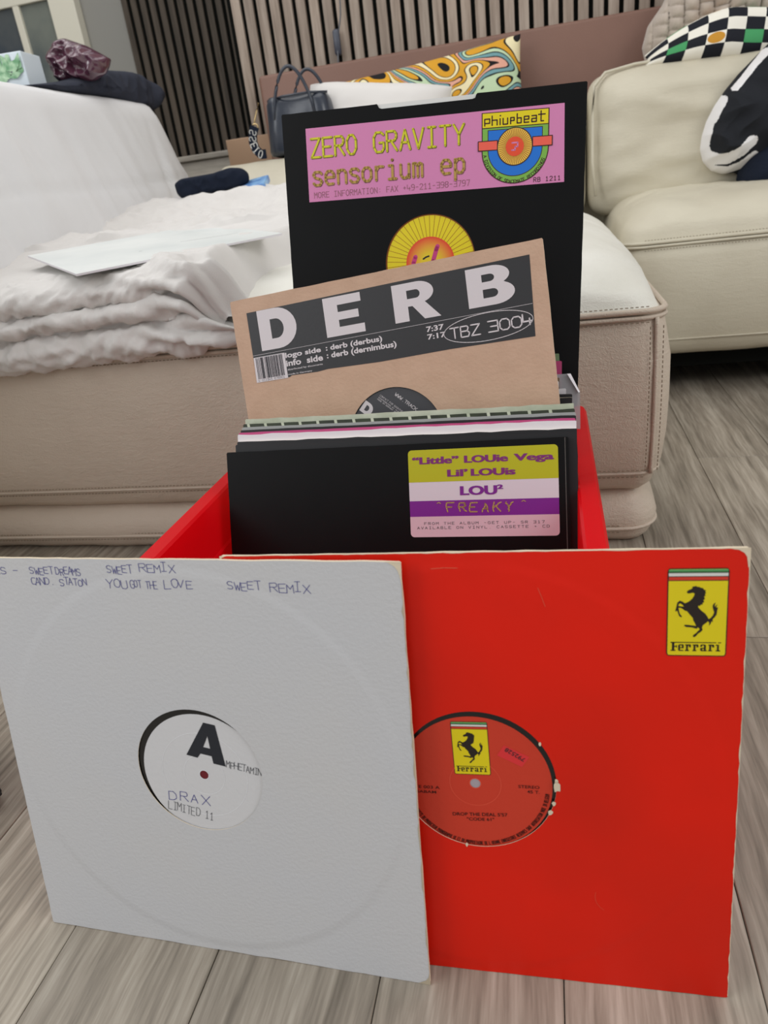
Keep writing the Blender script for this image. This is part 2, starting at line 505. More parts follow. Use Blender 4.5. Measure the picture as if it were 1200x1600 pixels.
def wood(name, c0, c1, c2, axis='Y', scale=1.0, knots=False, rough=.5, bump=.25):
    m = bpy.data.materials.new(name)
    m.use_nodes = True
    nt = m.node_tree; L = nt.links
    b = nt.nodes['Principled BSDF']
    b.inputs['Roughness'].default_value = rough
    tc = nt.nodes.new('ShaderNodeTexCoord'); oi = nt.nodes.new('ShaderNodeObjectInfo')
    ml = nt.nodes.new('ShaderNodeMath'); ml.operation = 'MULTIPLY'; ml.inputs[1].default_value = 37
    cb = nt.nodes.new('ShaderNodeCombineXYZ')
    L.new(oi.outputs['Random'], ml.inputs[0])
    for i in range(3): L.new(ml.outputs[0], cb.inputs[i])
    ad = nt.nodes.new('ShaderNodeVectorMath'); ad.operation = 'ADD'
    L.new(tc.outputs['Object'], ad.inputs[0]); L.new(cb.outputs[0], ad.inputs[1])
    # broad warping then strong stretch along the grain
    wp = nt.nodes.new('ShaderNodeTexNoise'); wp.inputs['Scale'].default_value = 5.0 * scale; wp.inputs['Detail'].default_value = 2
    L.new(ad.outputs[0], wp.inputs['Vector'])
    ws = nt.nodes.new('ShaderNodeVectorMath'); ws.operation = 'SCALE'; ws.inputs['Scale'].default_value = .009 if knots else .012
    L.new(wp.outputs['Color'], ws.inputs[0])
    a2 = nt.nodes.new('ShaderNodeVectorMath'); a2.operation = 'ADD'
    L.new(ad.outputs[0], a2.inputs[0]); L.new(ws.outputs[0], a2.inputs[1])
    mp = nt.nodes.new('ShaderNodeMapping')
    st = {'Y': (1, .045, 1), 'Z': (1, 1, .06), 'X': (.07, 1, 1)}[axis]
    mp.inputs['Scale'].default_value = st
    L.new(a2.outputs[0], mp.inputs[0])
    n1 = nt.nodes.new('ShaderNodeTexNoise'); n1.inputs['Scale'].default_value = (34 if not knots else 60) * scale; n1.inputs['Detail'].default_value = 7; n1.inputs['Roughness'].default_value = .62
    L.new(mp.outputs[0], n1.inputs['Vector'])
    n3 = nt.nodes.new('ShaderNodeTexNoise'); n3.inputs['Scale'].default_value = 210 * scale; n3.inputs['Detail'].default_value = 3
    L.new(mp.outputs[0], n3.inputs['Vector'])
    mx0 = nt.nodes.new('ShaderNodeMath'); mx0.operation = 'MULTIPLY_ADD'; mx0.inputs[1].default_value = .34; mx0.inputs[2].default_value = -.17
    L.new(n3.outputs['Fac'], mx0.inputs[0])
    sm = nt.nodes.new('ShaderNodeMath'); sm.operation = 'ADD'
    L.new(n1.outputs['Fac'], sm.inputs[0]); L.new(mx0.outputs[0], sm.inputs[1])
    rp = nt.nodes.new('ShaderNodeValToRGB')
    e = rp.color_ramp.elements
    e[0].position = .30; e[0].color = c0
    e[1].position = .72; e[1].color = c2
    k = e.new(.5); k.color = c1
    L.new(sm.outputs[0], rp.inputs[0])
    # tone of each board and large cloudy patches
    n2 = nt.nodes.new('ShaderNodeTexNoise'); n2.inputs['Scale'].default_value = 3.2 * scale; n2.inputs['Detail'].default_value = 2
    mp2 = nt.nodes.new('ShaderNodeMapping'); mp2.inputs['Scale'].default_value = {'Y': (1.6, .5, 1), 'Z': (1, 1, .4), 'X': (.4, 1, 1)}[axis]
    L.new(a2.outputs[0], mp2.inputs[0]); L.new(mp2.outputs[0], n2.inputs['Vector'])
    t1 = nt.nodes.new('ShaderNodeMapRange'); t1.inputs[1].default_value = .3; t1.inputs[2].default_value = .7; t1.inputs[3].default_value = .80; t1.inputs[4].default_value = 1.16
    L.new(n2.outputs['Fac'], t1.inputs[0])
    t2 = nt.nodes.new('ShaderNodeMapRange'); t2.inputs[3].default_value = .88; t2.inputs[4].default_value = 1.08
    L.new(oi.outputs['Random'], t2.inputs[0])
    tm = nt.nodes.new('ShaderNodeMath'); tm.operation = 'MULTIPLY'
    L.new(t1.outputs[0], tm.inputs[0]); L.new(t2.outputs[0], tm.inputs[1])
    hs = nt.nodes.new('ShaderNodeVectorMath'); hs.operation = 'SCALE'
    L.new(rp.outputs[0], hs.inputs[0]); L.new(tm.outputs[0], hs.inputs['Scale'])
    L.new(hs.outputs[0], b.inputs['Base Color'])
    bp = nt.nodes.new('ShaderNodeBump'); bp.inputs['Strength'].default_value = bump; bp.inputs['Distance'].default_value = .0012
    L.new(sm.outputs[0], bp.inputs['Height']); L.new(bp.outputs[0], b.inputs['Normal'])
    return m


M['floor_wood'] = wood('floor_wood', rgb(116, 107, 95), rgb(154, 144, 130, 1.0), rgb(184, 175, 161, 1.04), 'Y', 1.5, True, .4, .35)
M['slat_wood'] = wood('slat_wood', rgb(132, 116, 102), rgb(158, 142, 128, 1.02), rgb(178, 164, 150, 1.05), 'Z', 1.0, False, .6, .2)
M['slat_dark'] = wood('slat_dark', rgb(56, 47, 38), rgb(78, 68, 57), rgb(92, 80, 68), 'Z', 1.0, False, .7, .2)
M['side_wood'] = wood('side_wood', rgb(150, 142, 130), rgb(180, 172, 160), rgb(200, 192, 180), 'X', 1.0, False, .6, .2)

# ------------------------------------------------------------------ setting
floor = tag(box('floor', (-2.6, 2.2, -.8, 3.5, -.06, -.0105), M['felt']), 'grey brown wood plank floor', kind='structure')
PW = .1285
pv = [-.384 + PW * k for k in range(-9, 16)]
pm = box_mesh(-PW / 2 + .0004, PW / 2 - .0004, .0006, 1.2194, -.0100, 0, bev=.0007, seg=1)
for i, u in enumerate(pv):
    off = [.723, -.11, .30, 1.0, .52, .05, .88][(i * 3 + 5) % 7]
    if i == 13: off = .723
    v0 = off - 1.22 * 2
    while v0 < 3.3:
        if v0 + 1.22 > -.7:
            o = link('plank', pm, None, floor) if pm.materials else link('plank', pm, M['floor_wood'], floor)
            o.location = (u + PW / 2, v0, 0)
        v0 += 1.22

# far partition faced with light slats
wb = tag(box('wall_back', (-.915, 2.2, 2.424, 2.56, 0, 2.3), M['felt']), 'partition wall faced with upright light wood slats on black felt', kind='structure')
sm_ = box_mesh(-.0138, .0138, -.012, 0, .02, 2.3, bev=.0012, seg=1)
sm_.materials.append(M['slat_wood'])
for i in range(78):
    u = -.901 + .015 + i * .0400
    o = link('slat', sm_, None, wb); o.location = (u, 2.424, 0)
# deeper wall behind on the left: dark slats, grey paint, glazed door
wl = tag(box('wall_left_back', (-2.75, -.55, 3.2, 3.3, 0, 2.3), M['wall_grey']), 'grey painted wall left of the dark slats', kind='structure')
wl.name = 'wall_far'
fb = box('slat_backing', (-1.652, -.75, 3.188, 3.2, .70, 2.3), M['felt'], wl)
ds = box_mesh(-.0125, .0125, -.010, 0, .70, 2.3, bev=.0012, seg=1)
ds.materials.append(M['slat_dark'])
for i in range(22):
    o = link('slat', ds, None, wl); o.location = (-1.652 + .017 + i * .0400, 3.188, 0)
o['label'] = 'upright dark brown wood slat'
wleft = tag(box('wall_left', (-2.8, -2.7, -.8, 3.3, 0, 2.3), M['wall_grey']), 'grey painted side wall', kind='structure')

# glazed cream door
dr = empty('door_1', (0, 0, 0), 'cream glazed door with square panes at the far left', kind='structure')
dy = 3.18
box('stile', (-1.955, -1.838, dy - .03, dy + .02, 0, 2.1), M['door_paint'], dr, .004)
box('stile', (-2.62, -2.52, dy - .03, dy + .02, 0, 2.1), M['door_paint'], dr, .004)
for z0, z1 in ((0, .28), (1.352, 1.384), (2.0, 2.1), (.80, .83)):
    box('rail', (-2.53, -1.95, dy - .024, dy + .014, z0, z1), M['door_paint'], dr, .003)
box('muntin', (-2.128, -2.098, dy - .022, dy + .012, .28, 2.0), M['door_paint'], dr, .003)
box('muntin', (-2.325, -2.295, dy - .022, dy + .012, .28, 2.0), M['door_paint'], dr, .003)
M['pane'] = mat('pane', rgb(125, 130, 122), .12, spec=.7, col2=rgb(88, 96, 98), cscale=5)
M['pane_dark'] = mat('pane_dark', rgb(62, 72, 84), .12, spec=.7, col2=rgb(92, 96, 96), cscale=7)
M['pane_red'] = mat('pane_red', rgb(110, 60, 55), .2, spec=.7, col2=rgb(90, 95, 85), cscale=9)
for x0, x1 in ((-2.098, -1.955), (-2.295, -2.128), (-2.52, -2.325)):
    for z0, z1 in ((.28, .80), (.83, 1.352), (1.384, 2.0)):
        mm = M['pane_red'] if z0 > 1.3 else (M['pane'] if x1 > -2.0 else M['pane_dark'])
        box('pane', (x0, x1, dy - .008, dy - .002, z0, z1), mm, dr)

# low wooden unit under the dark slats
sb = empty('low_sideboard', (-1.35, 3.0, 0), 'low grey wood unit under the dark slats, mostly hidden behind the sofa', 'sideboard')
box('body', (-1.1, 1.0, -.12, .16, .03, .68), M['side_wood'], sb, .004)
box('top_board', (-1.12, 1.02, -.14, .165, .68, .700), M['side_wood'], sb, .004)
box('plinth', (-1.08, .98, -.10, .15, 0, .03), M['side_wood'], sb)

# brown headboard panel standing against the slats
hb = empty('headboard_panel', (-.1, 2.34, 0), 'long reddish brown leather board standing behind the sofa against the slats', 'headboard')
V, Fc = loft(-.715, 1.9, -.04, .03, .012, [(.006, 0), (0, .006), (0, .832), (.004, .838), (.01, .840)], n=5)
pyd('panel', V, Fc, M['brown_leather'], hb, True)
tb = empty('tan_board', (-.9, 2.37, 0), 'plain tan board standing at the left end of the brown headboard', 'board')
box('panel', (-.075, .085, -.012, .012, 0, .694), M['tan_board'], tb, .002)

# cable with inline switch
cb_ = empty('hanging_cable', (-.585, 2.395, 0), 'thin grey cable with an inline switch hanging before the slats', 'cable')
cp = [(.0, -.03, .835), (.002, -.02, .86), (0, -.004, .90), (.012, -.004, .935), (.022, -.004, .97), (.026, -.004, 1.02), (.022, -.004, 1.2), (.03, -.004, 2.2)]
V, Fc = tube(resample(cp, .02), .0022, 6)
pyd('cord', V, Fc, mat('cord', rgb(92, 94, 100), .5), cb_, True)
V, Fc = loft(-.009, .011, -.014, .003, .006, [(.004, .868), (0, .874), (0, .928), (.004, .934)], n=4, side=2)
pyd('inline_switch', V, Fc, mat('switch_grey', rgb(66, 70, 82), .4), cb_, True)

# ------------------------------------------------------------------ sofa
sofa = empty('sofa', (0, 1.6, 0), 'large cream leather corner sofa with a long chaise, filling the room behind the crate', 'sofa')
SO = Vector((0, 1.6, 0))


def part(name, V, Fc, m, parent=sofa, smooth=True, off=SO):
    return pyd(name, [Vector(v) - off for v in V], Fc, m, parent, smooth)


def sst(x):
    x = max(0, min(1, x)); return x * x * (3 - 2 * x)


def domed(x0, x1, y0, y1, zseam, H, r, fall, wr=.004, rx=None, n=8, side=40, seed=0):
    """cushion top: rings of the rounded plan moving inward, raised as a dome"""
    rx = rx or fall
    half = min(x1 - x0, y1 - y0) / 2 - .012
    rings = [half * (1 - math.cos(k / 34 * PI / 2)) for k in range(35)]
    V, Fc = [], []
    for ins in rings:
        for a, b in rrect(x0 + ins, x1 - ins, y0 + ins, y1 - ins, max(r * (1 - ins / half * .6), .02), n, side):
            d1 = min(1, (min(a - x0, x1 - a) + ins * .0) / rx); d2 = min(1, min(b - y0, y1 - b) / fall)
            d1 = max(d1, min(1, ins / rx)); d2 = max(d2, min(1, ins / fall))
            h = H * math.sqrt(max(0, 1 - (1 - d1) ** 2)) * math.sqrt(max(0, 1 - (1 - d2) ** 2)) * sst(ins / .012) if ins < .012 else H * math.sqrt(max(0, 1 - (1 - d1) ** 2)) * math.sqrt(max(0, 1 - (1 - d2) ** 2))
            h += wr * fbm((a, b, 3.1 + seed), 9, 4) * min(1, ins / .03)
            h += wr * .5 * (ridge((a * .8 + seed, b, 1.0), 14) - .6) * min(1, ins / .02) * (1 if ins < .12 else max(0, 1 - (ins - .12) / .1))
            V.append((a, b, zseam + h))
    K_ = len(V) // 35
    for k in range(34):
        for i in range(K_):
            a = k * K_ + i; b = k * K_ + (i + 1) % K_
            Fc.append((a, b, b + K_, a + K_))
    Fc.append(tuple(range(34 * K_, 35 * K_)))
    return V, Fc


def wrink(sc, amp, anis=(1, 1, 1)):
    def f(p):
        q = Vector((p.x * anis[0], p.y * anis[1], p.z * anis[2]))
        d = noise.noise_vector(q * sc) * amp
        return p + d
    return f


# chaise: seat box, domed top, piping, plinth
CH = (-1.02, .147, .940, 1.66)
V, Fc = loft(*CH, .035, [(.05, .075), (.022, .080), (.008, .092), (.002, .110), (-.004, .125), (-.008, .17), (-.010, .22), (-.008, .27), (-.003, .305), (.001, .322), (.006, .330), (.03, .332)], n=8, side=60, disp=wrink(9, .004, (1, 1, 1.5)))
part('chaise_base', V, Fc, M['leather'])
V, Fc = domed(CH[0] + .004, CH[1] - .004, CH[2] + .004, CH[3] + .30, .329, .088, .035, .30, wr=.0035, rx=.13, side=70)
part('chaise_cushion', V, Fc, M['leather_lit'])


def seam_ring(x0, x1, y0, y1, r, ins, z, rad, m, name='piping', n=8, side=30):
    ring = rrect(x0 + ins, x1 - ins, y0 + ins, y1 - ins, max(r - ins, .01), n, side)
    V, Fc = tube([(a, b, z) for a, b in ring], rad, 6, True)
    return part(name, V, Fc, m)


def stitch_line(pts, m, name='stitching', L=.0036, gap=.0026, rad=.0006, parent=sofa, off=SO):
    P = resample(pts, (L + gap))
    parts = []
    for a, b in zip(P, P[1:]):
        parts.append(tube([a, a + (b - a) * (L / (L + gap))], rad, 4))
    V, Fc = merge(parts)
    o = pyd(name, [Vector(v) - off for v in V], Fc, m, parent)
    o['kind'] = 'stuff'
    return o


def ring_part(x0, x1, y0, y1, r, ins, z, keep):
    ring = rrect(x0 + ins, x1 - ins, y0 + ins, y1 - ins, max(r - ins, .01), 8, 60)
    ring = ring[-1:] + ring
    P = [Vector((a, b, z)) for a, b in ring if keep(a, b)]
    return P


seam_ring(*CH, .035, .001, .3315, .0038, M['leather'])
seam_ring(*CH, .035, .000, .3235, .0030, M['leather'])
front = lambda y: [Vector((CH[0] + .03, y, 0)), Vector((CH[1] - .02, y, 0))]
for z, y in ((.3365, .9455), (.3185, .9385), (.1195, .9375), (.1075, .9425)):
    a, b = front(y - .0005)
    stitch_line([(a.x, a.y, z), (b.x, b.y, z)], M['seam_dark'])
seam_ring(*CH, .035, .0005, .1135, .0022, M['leather'])
# corner seam up the front right edge
for dx, mtr, rr in ((0, M['leather'], .003), ):
    cp = [(CH[1] - .014 + (z - .11) * 0, .9415 - .010 * math.sin((z - .11) / .21 * PI) + .0015, z) for z in [.113 + .21 * k / 20 for k in range(21)]]
    V, Fc = tube(cp, rr, 6); part('piping', V, Fc, mtr)
for dx in (-.022, -.006):
    cp = [(CH[1] + dx, .9385 - .0095 * math.sin((z - .11) / .21 * PI) + (.004 if dx > -.01 else 0), z) for z in [.118 + .20 * k / 20 for k in range(21)]]
    stitch_line(cp, M['seam_dark'])
# plinth
PL = (-1.02, .146, .945, 1.62)
V, Fc = loft(*PL, .045, [(.03, .002), (.012, .003), (.006, .010), (.0, .022), (-.002, .030), (-.003, .04), (.001, .055), (.010, .068), (.022, .077), (.06, .084)], n=8, side=50, disp=wrink(11, .003))
part('chaise_plinth', V, Fc, M['leather'])
seam_ring(*PL, .045, -.002, .027, .0028, M['leather'])
for z in (.032, .0215):
    stitch_line([(PL[0] + .05, .9425, z), (PL[1] - .045, .9425, z)], M['seam_dark'])

# right seat
RS = (.150, 1.5, 1.640, 2.30)
V, Fc = loft(*RS, .05, [(.06, .092), (.02, .096), (.006, .108), (0, .13), (-.006, .18), (-.008, .24), (-.004, .30), (.001, .330), (.03, .334)], n=8, side=40, disp=wrink(7, .004))
part('seat_base', V, Fc, M['leather_cream_dim'])
V, Fc = domed(RS[0], RS[1], RS[2] + .002, RS[3], .331, .088, .06, .16, wr=.006, rx=.12, side=60, seed=4)
part('seat_cushion', V, Fc, M['leather_cream_dim'])
seam_ring(*RS, .05, .0, .3345, .0035, M['leather_cream_dim'])
seam_ring(*RS, .05, -.002, .3275, .003, M['leather_cream_dim'])
seam_ring(*RS, .05, -.001, .131, .0022, M['leather_cream_dim'])
stitch_line([(RS[0] + .05, 1.6375, .3405), (1.2, 1.6375, .3405)], M['seam_dark'])
stitch_line([(RS[0] + .05, 1.6355, .3205), (1.2, 1.6355, .3205)], M['seam_dark'])
box('under_frame', (.2, 1.45, .10, .6, .055, .10), M['felt'], sofa)
for x, y in ((.24, .13), (1.35, .13), (.24, .6), (1.35, .6)):
    V, Fc = loft(x - .03, x + .03, y - .03, y + .03, .02, [(.006, 0), (0, .004), (0, .06)], n=4, side=2)
    pyd('leg', V, Fc, M['felt'], sofa, True)


# back cushions
def back_cushion(x0, x1, y0, y1, z0, z1, lean, m, seed, name='back_cushion'):
    V, Fc = [], []
    nx, nz = 60, 44
    cx = (x0 + x1) / 2; cz = (z0 + z1) / 2
    hx = (x1 - x0) / 2; hz = (z1 - z0) / 2; th = (y1 - y0) / 2
    for side in (0, 1):
        for j in range(nz + 1):
            for i in range(nx + 1):
                s = -1 + 2 * i / nx; t = -1 + 2 * j / nz
                s = math.sin(s * PI / 2); t = math.sin(t * PI / 2)
                # superellipse plan
                k = (abs(s) ** 9 + abs(t) ** 9) ** (1 / 9)
                mm = max(abs(s), abs(t)) or 1
                ss, tt = (s * mm / k, t * mm / k) if k > 0 else (s, t)
                e = max(0, 1 - mm ** 6) ** .5
                y = -th * (.25 + .75 * (1 - .35 * (s * s + t * t) / 2)) * e if side == 0 else th * e
                p = Vector((cx + ss * hx, 0, cz + tt * hz))
                if side == 0:
                    fold = .010 * ridge((p.x * 1.2 + seed, seed, p.z * 4.0), 3.2) * e
                    y -= fold - .010 * e
                p.y = (y0 + y1) / 2 + y + (p.z - cz) * lean
                V.append(p)
    N = (nx + 1) * (nz + 1)
    for j in range(nz):
        for i in range(nx):
            a = j * (nx + 1) + i
            Fc.append((a, a + 1, a + nx + 2, a + nx + 1))
            a += N
            Fc.append((a, a + nx + 1, a + nx + 2, a + 1))
    return part(name, V, Fc, m)


back_cushion(.108, .86, 2.00, 2.24, .36, .700, .12, M['leather_cream_dim'], 2.0)
back_cushion(-.62, .106, 2.00, 2.24, .36, .686, .12, M['leather_cream_dim'], 7.0)
V, Fc = loft(-.86, 1.5, 2.17, 2.295, .04, [(.02, .03), (0, .05), (0, .56), (.01, .59), (.03, .60)], n=6, side=20)
part('back_frame', V, Fc, M['leather_cream_dim'])
# cushion along the top of the right back rest, piping
V, Fc = tube([(.125, 2.02, .42), (.118, 2.035, .5), (.118, 2.05, .6), (.124, 2.075, .665), (.15, 2.09, .692), (.22, 2.10, .701), (.35, 2.105, .702)], .004, 6)
part('piping', V, Fc, M['leather_cream_dim'])
# raised corner wedge that carries the bag
V, Fc = [], []
nx, ny = 40, 40
for j in range(ny + 1):
    for i in range(nx + 1):
        x = -.885 + .33 * i / nx; y = 1.62 + .52 * j / ny
        ed = sst((x + .885) / .06) * sst((-.555 - x) / .03)
        z = .40 + ed * (.205 * sst((y - 1.62) / .36))
        V.append((x, y, z + .002 * fbm((x, y, 0), 12)))
for j in range(ny):
    for i in range(nx):
        a = j * (nx + 1) + i
        Fc.append((a, a + 1, a + nx + 2, a + nx + 1))
part('corner_cushion', V, Fc, M['leather_cream_dim'])
# left arm body under its cover
V, Fc = loft(-1.27, -1.03, .55, 1.97, .05, [(.01, .03), (0, .05), (0, .72), (.012, .752), (.04, .765)], n=6, side=30)
part('arm_rest', V, Fc, M['leather_cream_dim'])

# ------------------------------------------------------------------ sheet over the left arm
V, Fc = [], []
sec = [(-1.30, .30), (-1.305, .5), (-1.30, .70), (-1.285, .765), (-1.25, .782), (-1.18, .786), (-1.10, .787), (-1.045, .784), (-1.018, .770), (-1.006, .745), (-.998, .70), (-.985, .62), (-.972, .54), (-.962, .46), (-.955, .40)]
secv = resample([(a, 0, b) for a, b in sec], .012)
ns = len(secv); NV = 150
for j in range(NV + 1):
    t = j / NV
    for i, s in enumerate(secv):
        x, z = s.x, s.z
        vend = 1.985 + .155 * sst((.785 - z) / .26)
        y = .5 + (vend - .5) * t
        front_ = 1 if i > ns * .5 else .3
        # hanging folds
        f = .016 * noise.noise(Vector((y * 8 + z * 1.5, 0, z * 1.0))) + .009 * (ridge((y * 1.6 + z * .5, 3, z * .25), 7) - .7)
        dep = sst((.79 - z) / .15)
        x += f * dep * front_
        if x > -1.1 and z < .78:
            k = math.exp(-((y - 1.93) / .018) ** 2)
            x -= .012 * k * dep
            if y > 1.93: x -= .10 * (y - 1.93) * dep
        if abs(z - .578 - .012 * (y - 1.2)) < .007 and x > -1.02: x -= .003
        z += .003 * noise.noise(Vector((y * 7, x * 9, 1)))
        V.append((x, y, z))
for j in range(NV):
    for i in range(ns - 1):
        a = j * ns + i
        Fc.append((a, a + 1, a + ns + 1, a + ns))
sh = pyd('arm_cover', V, Fc, M['sheet'], None, True)
tag(sh, 'white sheet draped over the high left arm of the sofa', 'sheet')
md = sh.modifiers.new('s', 'SOLIDIFY'); md.thickness = .003; md.offset = 0

# ------------------------------------------------------------------ duvet
def chaise_z(x, y):
    d1 = min(1, max(0, .143 - x) / .13); d2 = min(1, max(0, y - .944) / .30)
    h1 = math.sqrt(max(0, 1 - (1 - d1) ** 2)); h2 = math.sqrt(max(0, 1 - (1 - d2) ** 2))
    return .329 + .088 * h1 * h2


sec = [(.965, .318), (.930, .3155), (.914, .326), (.908, .342), (.913, .357), (.927, .365), (.921, .370), (.906, .376), (.902, .384), (.909, .391), (.921, .395),
       (.911, .400), (.903, .411), (.909, .424), (.925, .434), (.96, .441), (1.02, .446), (1.10, .451), (1.19, .461), (1.27, .481), (1.34, .483), (1.42, .476), (1.52, .486), (1.60, .508), (1.68, .528), (1.75, .532), (1.83, .520), (1.92, .49), (2.0, .45)]
secv = resample([(a, 0, b) for a, b in sec], .0045)
ns = len(secv); NU = 300
V, Fc = [], []
for j in range(ns):
    s0 = secv[j]; tt = j / (ns - 1)
    a0 = secv[max(0, j - 1)]; a1 = secv[min(ns - 1, j + 1)]
    tg = (a1 - a0).normalized(); nrm = Vector((0, -tg.z, tg.x))  # outward
    nrm = Vector((0, -tg.z, tg.x))
    yy, zz = s0.x, s0.z
    ur = -.425 + .02 * math.sin(tt * 40) * (1 if yy < .95 else 0)
    if yy > 1.0: ur = -.425 + .30 * sst((yy - 1.12) / .35)
    for i in range(NU + 1):
        s = i / NU
        x = -1.0 + (ur + 1.0) * (1 - (1 - s) ** 1.15)
        # slope of the layers: all rise a little to the right
        rise = .018 * (x + .83) / .4 if yy < 1.0 else .018 * (x + .83) / .4 * max(0, 1 - (yy - 1.0) / .3)
        y = yy; z = zz + rise
        edge = sst((1 - s) / .10)
        base = chaise_z(x, max(y, .95))
        if yy < .97:
            z = z * edge + (.338 + (z - .315) * .26) * (1 - edge)
            y = y + .035 * (1 - edge)
        else:
            z = base - .006 + (z - base + .006) * edge
        p = Vector((x, yy, zz * 1.0))
        wx = x + .05 * noise.noise(Vector((x * 5, yy * 5, 7))); wy = yy + .05 * noise.noise(Vector((x * 5, yy * 5, 17)))
        wv = .010 * (ridge((wx * 1.2 + .3, wy * 1.7, zz * 3.0), 5.0) - .7) + .0036 * (ridge((wx * .9 + wy, wy - wx * .5, zz * 2), 13) - .6) + .0008 * (ridge((wx, wy * 1.3, zz * 2), 30) - .6)
        if yy < .97:
            q = zz * 2.4 + .05 * noise.noise(Vector((x * 9, 4, zz * 14)))
            wv = .0060 * (ridge((x * .9 + zz * 1.2, yy, q + x * .7), 9.0) - .7) + .0045 * (ridge((x * 1.0, yy * 2, q - x * .9), 22) - .6) + .0008 * (ridge((x * 1.3, 5, zz * 2.6 + x), 40) - .6)
        amp = 1.0
        if .97 < yy < 1.25 and x < -.35: amp = .45
        if yy > 1.25: amp = 1.7
        gather = math.exp(-((x + .47) / .07) ** 2) if yy < 1.0 else 0
        wv += gather * .009 * math.sin(zz * 260 + x * 60)
        V.append((x, y + nrm.y * wv * amp, z + nrm.z * wv * amp))
W_ = NU + 1
for j in range(ns - 1):
    for i in range(NU):
        a = j * W_ + i
        Fc.append((a, a + 1, a + W_ + 1, a + W_))
dv = pyd('duvet', V, Fc, M['linen'], None, True)
tag(dv, 'crumpled white duvet folded in thick layers on the left of the chaise', 'duvet')

# ------------------------------------------------------------------ record sleeves


def basis(yaw, lean, ro):
    d = Vector((math.cos(yaw), math.sin(yaw), 0)); n = Vector((-math.sin(yaw), math.cos(yaw), 0))
    u = n * math.sin(lean) + Vector((0, 0, math.cos(lean)))
    return d * math.cos(ro) + u * math.sin(ro), -d * math.sin(ro) + u * math.cos(ro)


def frame_root(name, org, a, b, label, cat, group=None):
    o = empty(name, (0, 0, 0), label, cat, group)
    n = a.cross(b)
    o.matrix_world = Matrix.Translation(org) @ Matrix((a, b, n)).transposed().to_4x4()
    return o


SZ = .315


def worn_outline(seed, amp=.0004, size=SZ, rad=.0012, notch=None):
    rnd = random.Random(seed)
    P = []
    cs = [(0, 0), (size, 0), (size, size), (0, size)]
    for k in range(4):
        a = cs[k]; b = cs[(k + 1) % 4]
        dx, dy = (b[0] - a[0]) / size, (b[1] - a[1]) / size
        nx_, ny_ = -dy, dx
        ts = [rad] + [size * i / 26 for i in range(1, 26)] + [size - rad]
        for t in ts:
            j = rnd.random() * amp
            P.append((a[0] + dx * t + nx_ * j, a[1] + dy * t + ny_ * j))
    if notch:
        out = []
        done = False
        x0, x1, dep = notch
        for p in P:
            if p[1] > size - .002 and x0 < p[0] < x1:
                if not done:
                    out += [(x1, size), (x1 - .0012, size - dep * .25), (x1 - .0022, size - dep * .85), (x1 - .005, size - dep), (x0 + .005, size - dep), (x0 + .002, size - dep * .8), (x0, size)]
                    done = True
            else:
                out.append(p)
        P = out
    return P


def cover_mesh(seed, thick, hole, amp=.0004, notch=None, hc=(.157, .157), size=SZ):
    outer = worn_outline(seed, amp, size, notch=notch)
    loops = [outer] + ([circle(hc[0], hc[1], hole, 80)] if hole else [])
    V, Fc, mi = [], [], []

    def lay(z, flip):
        lv = [[Vector((p[0], p[1], 0)) for p in L] for L in loops]
        flat = [p for L in lv for p in L]
        o = len(V)
        V.extend([(p.x, p.y, z) for p in flat])
        for t in tessellate_polygon(lv):
            a, b, c = (flat[i] for i in t)
            cr = (b - a).cross(c - a).z
            if abs(cr) < 1e-13: continue
            f = tuple(t) if cr > 0 else (t[0], t[2], t[1])
            if flip: f = tuple(reversed(f))
            Fc.append(tuple(i + o for i in f)); mi.append(0)
        return o
    f0 = lay(0, False)
    b0 = lay(-.0005, True)
    n = len(outer)
    c0 = len(V)
    V.extend([(p[0], p[1], -thick + .0005) for p in outer])
    d0 = len(V)
    V.extend([(p[0], p[1], -thick) for p in outer])
    for i in range(n):
        j = (i + 1) % n
        Fc.append((f0 + j, f0 + i, d0 + i, d0 + j)); mi.append(1)
    Fc.append(tuple(c0 + i for i in range(n))); mi.append(0)
    Fc.append(tuple(d0 + i for i in reversed(range(n)))); mi.append(0)
    if hole:
        k = len(loops[1])
        for i in range(k):
            j = (i + 1) % k
            Fc.append((f0 + n + i, f0 + n + j, b0 + n + j, b0 + n + i)); mi.append(1)
    me = bpy.data.meshes.new('cover')
    me.from_pydata(V, [], Fc)
    for p, q in zip(me.polygons, mi): p.material_index = q
    me.update()
    return me


def ring_bump(m, c=(.157, .157), rad=.150, width=.004, depth=.0006):
    """faint raised ring where the disc presses through the card"""
    nt = m.node_tree; L = nt.links
    b = nt.nodes['Principled BSDF']
    prev = b.inputs['Normal'].links[0].from_socket if b.inputs['Normal'].links else None
    tc = nt.nodes.new('ShaderNodeTexCoord')
    ds_ = nt.nodes.new('ShaderNodeVectorMath'); ds_.operation = 'DISTANCE'
    ds_.inputs[1].default_value = (c[0], c[1], 0)
    L.new(tc.outputs['Object'], ds_.inputs[0])
    mr_ = nt.nodes.new('ShaderNodeMapRange'); mr_.interpolation_type = 'SMOOTHSTEP'
    mr_.inputs[1].default_value = rad - width; mr_.inputs[2].default_value = rad + width
    mr_.inputs[3].default_value = 1; mr_.inputs[4].default_value = 0
    L.new(ds_.outputs['Value'], mr_.inputs[0])
    bp = nt.nodes.new('ShaderNodeBump'); bp.inputs['Distance'].default_value = depth; bp.inputs['Strength'].default_value = .8
    L.new(mr_.outputs[0], bp.inputs['Height'])
    if prev: L.new(prev, bp.inputs['Normal'])
    L.new(bp.outputs[0], b.inputs['Normal'])


ring_bump(M['white_card'])
ring_bump(M['red_card'], depth=.0004)


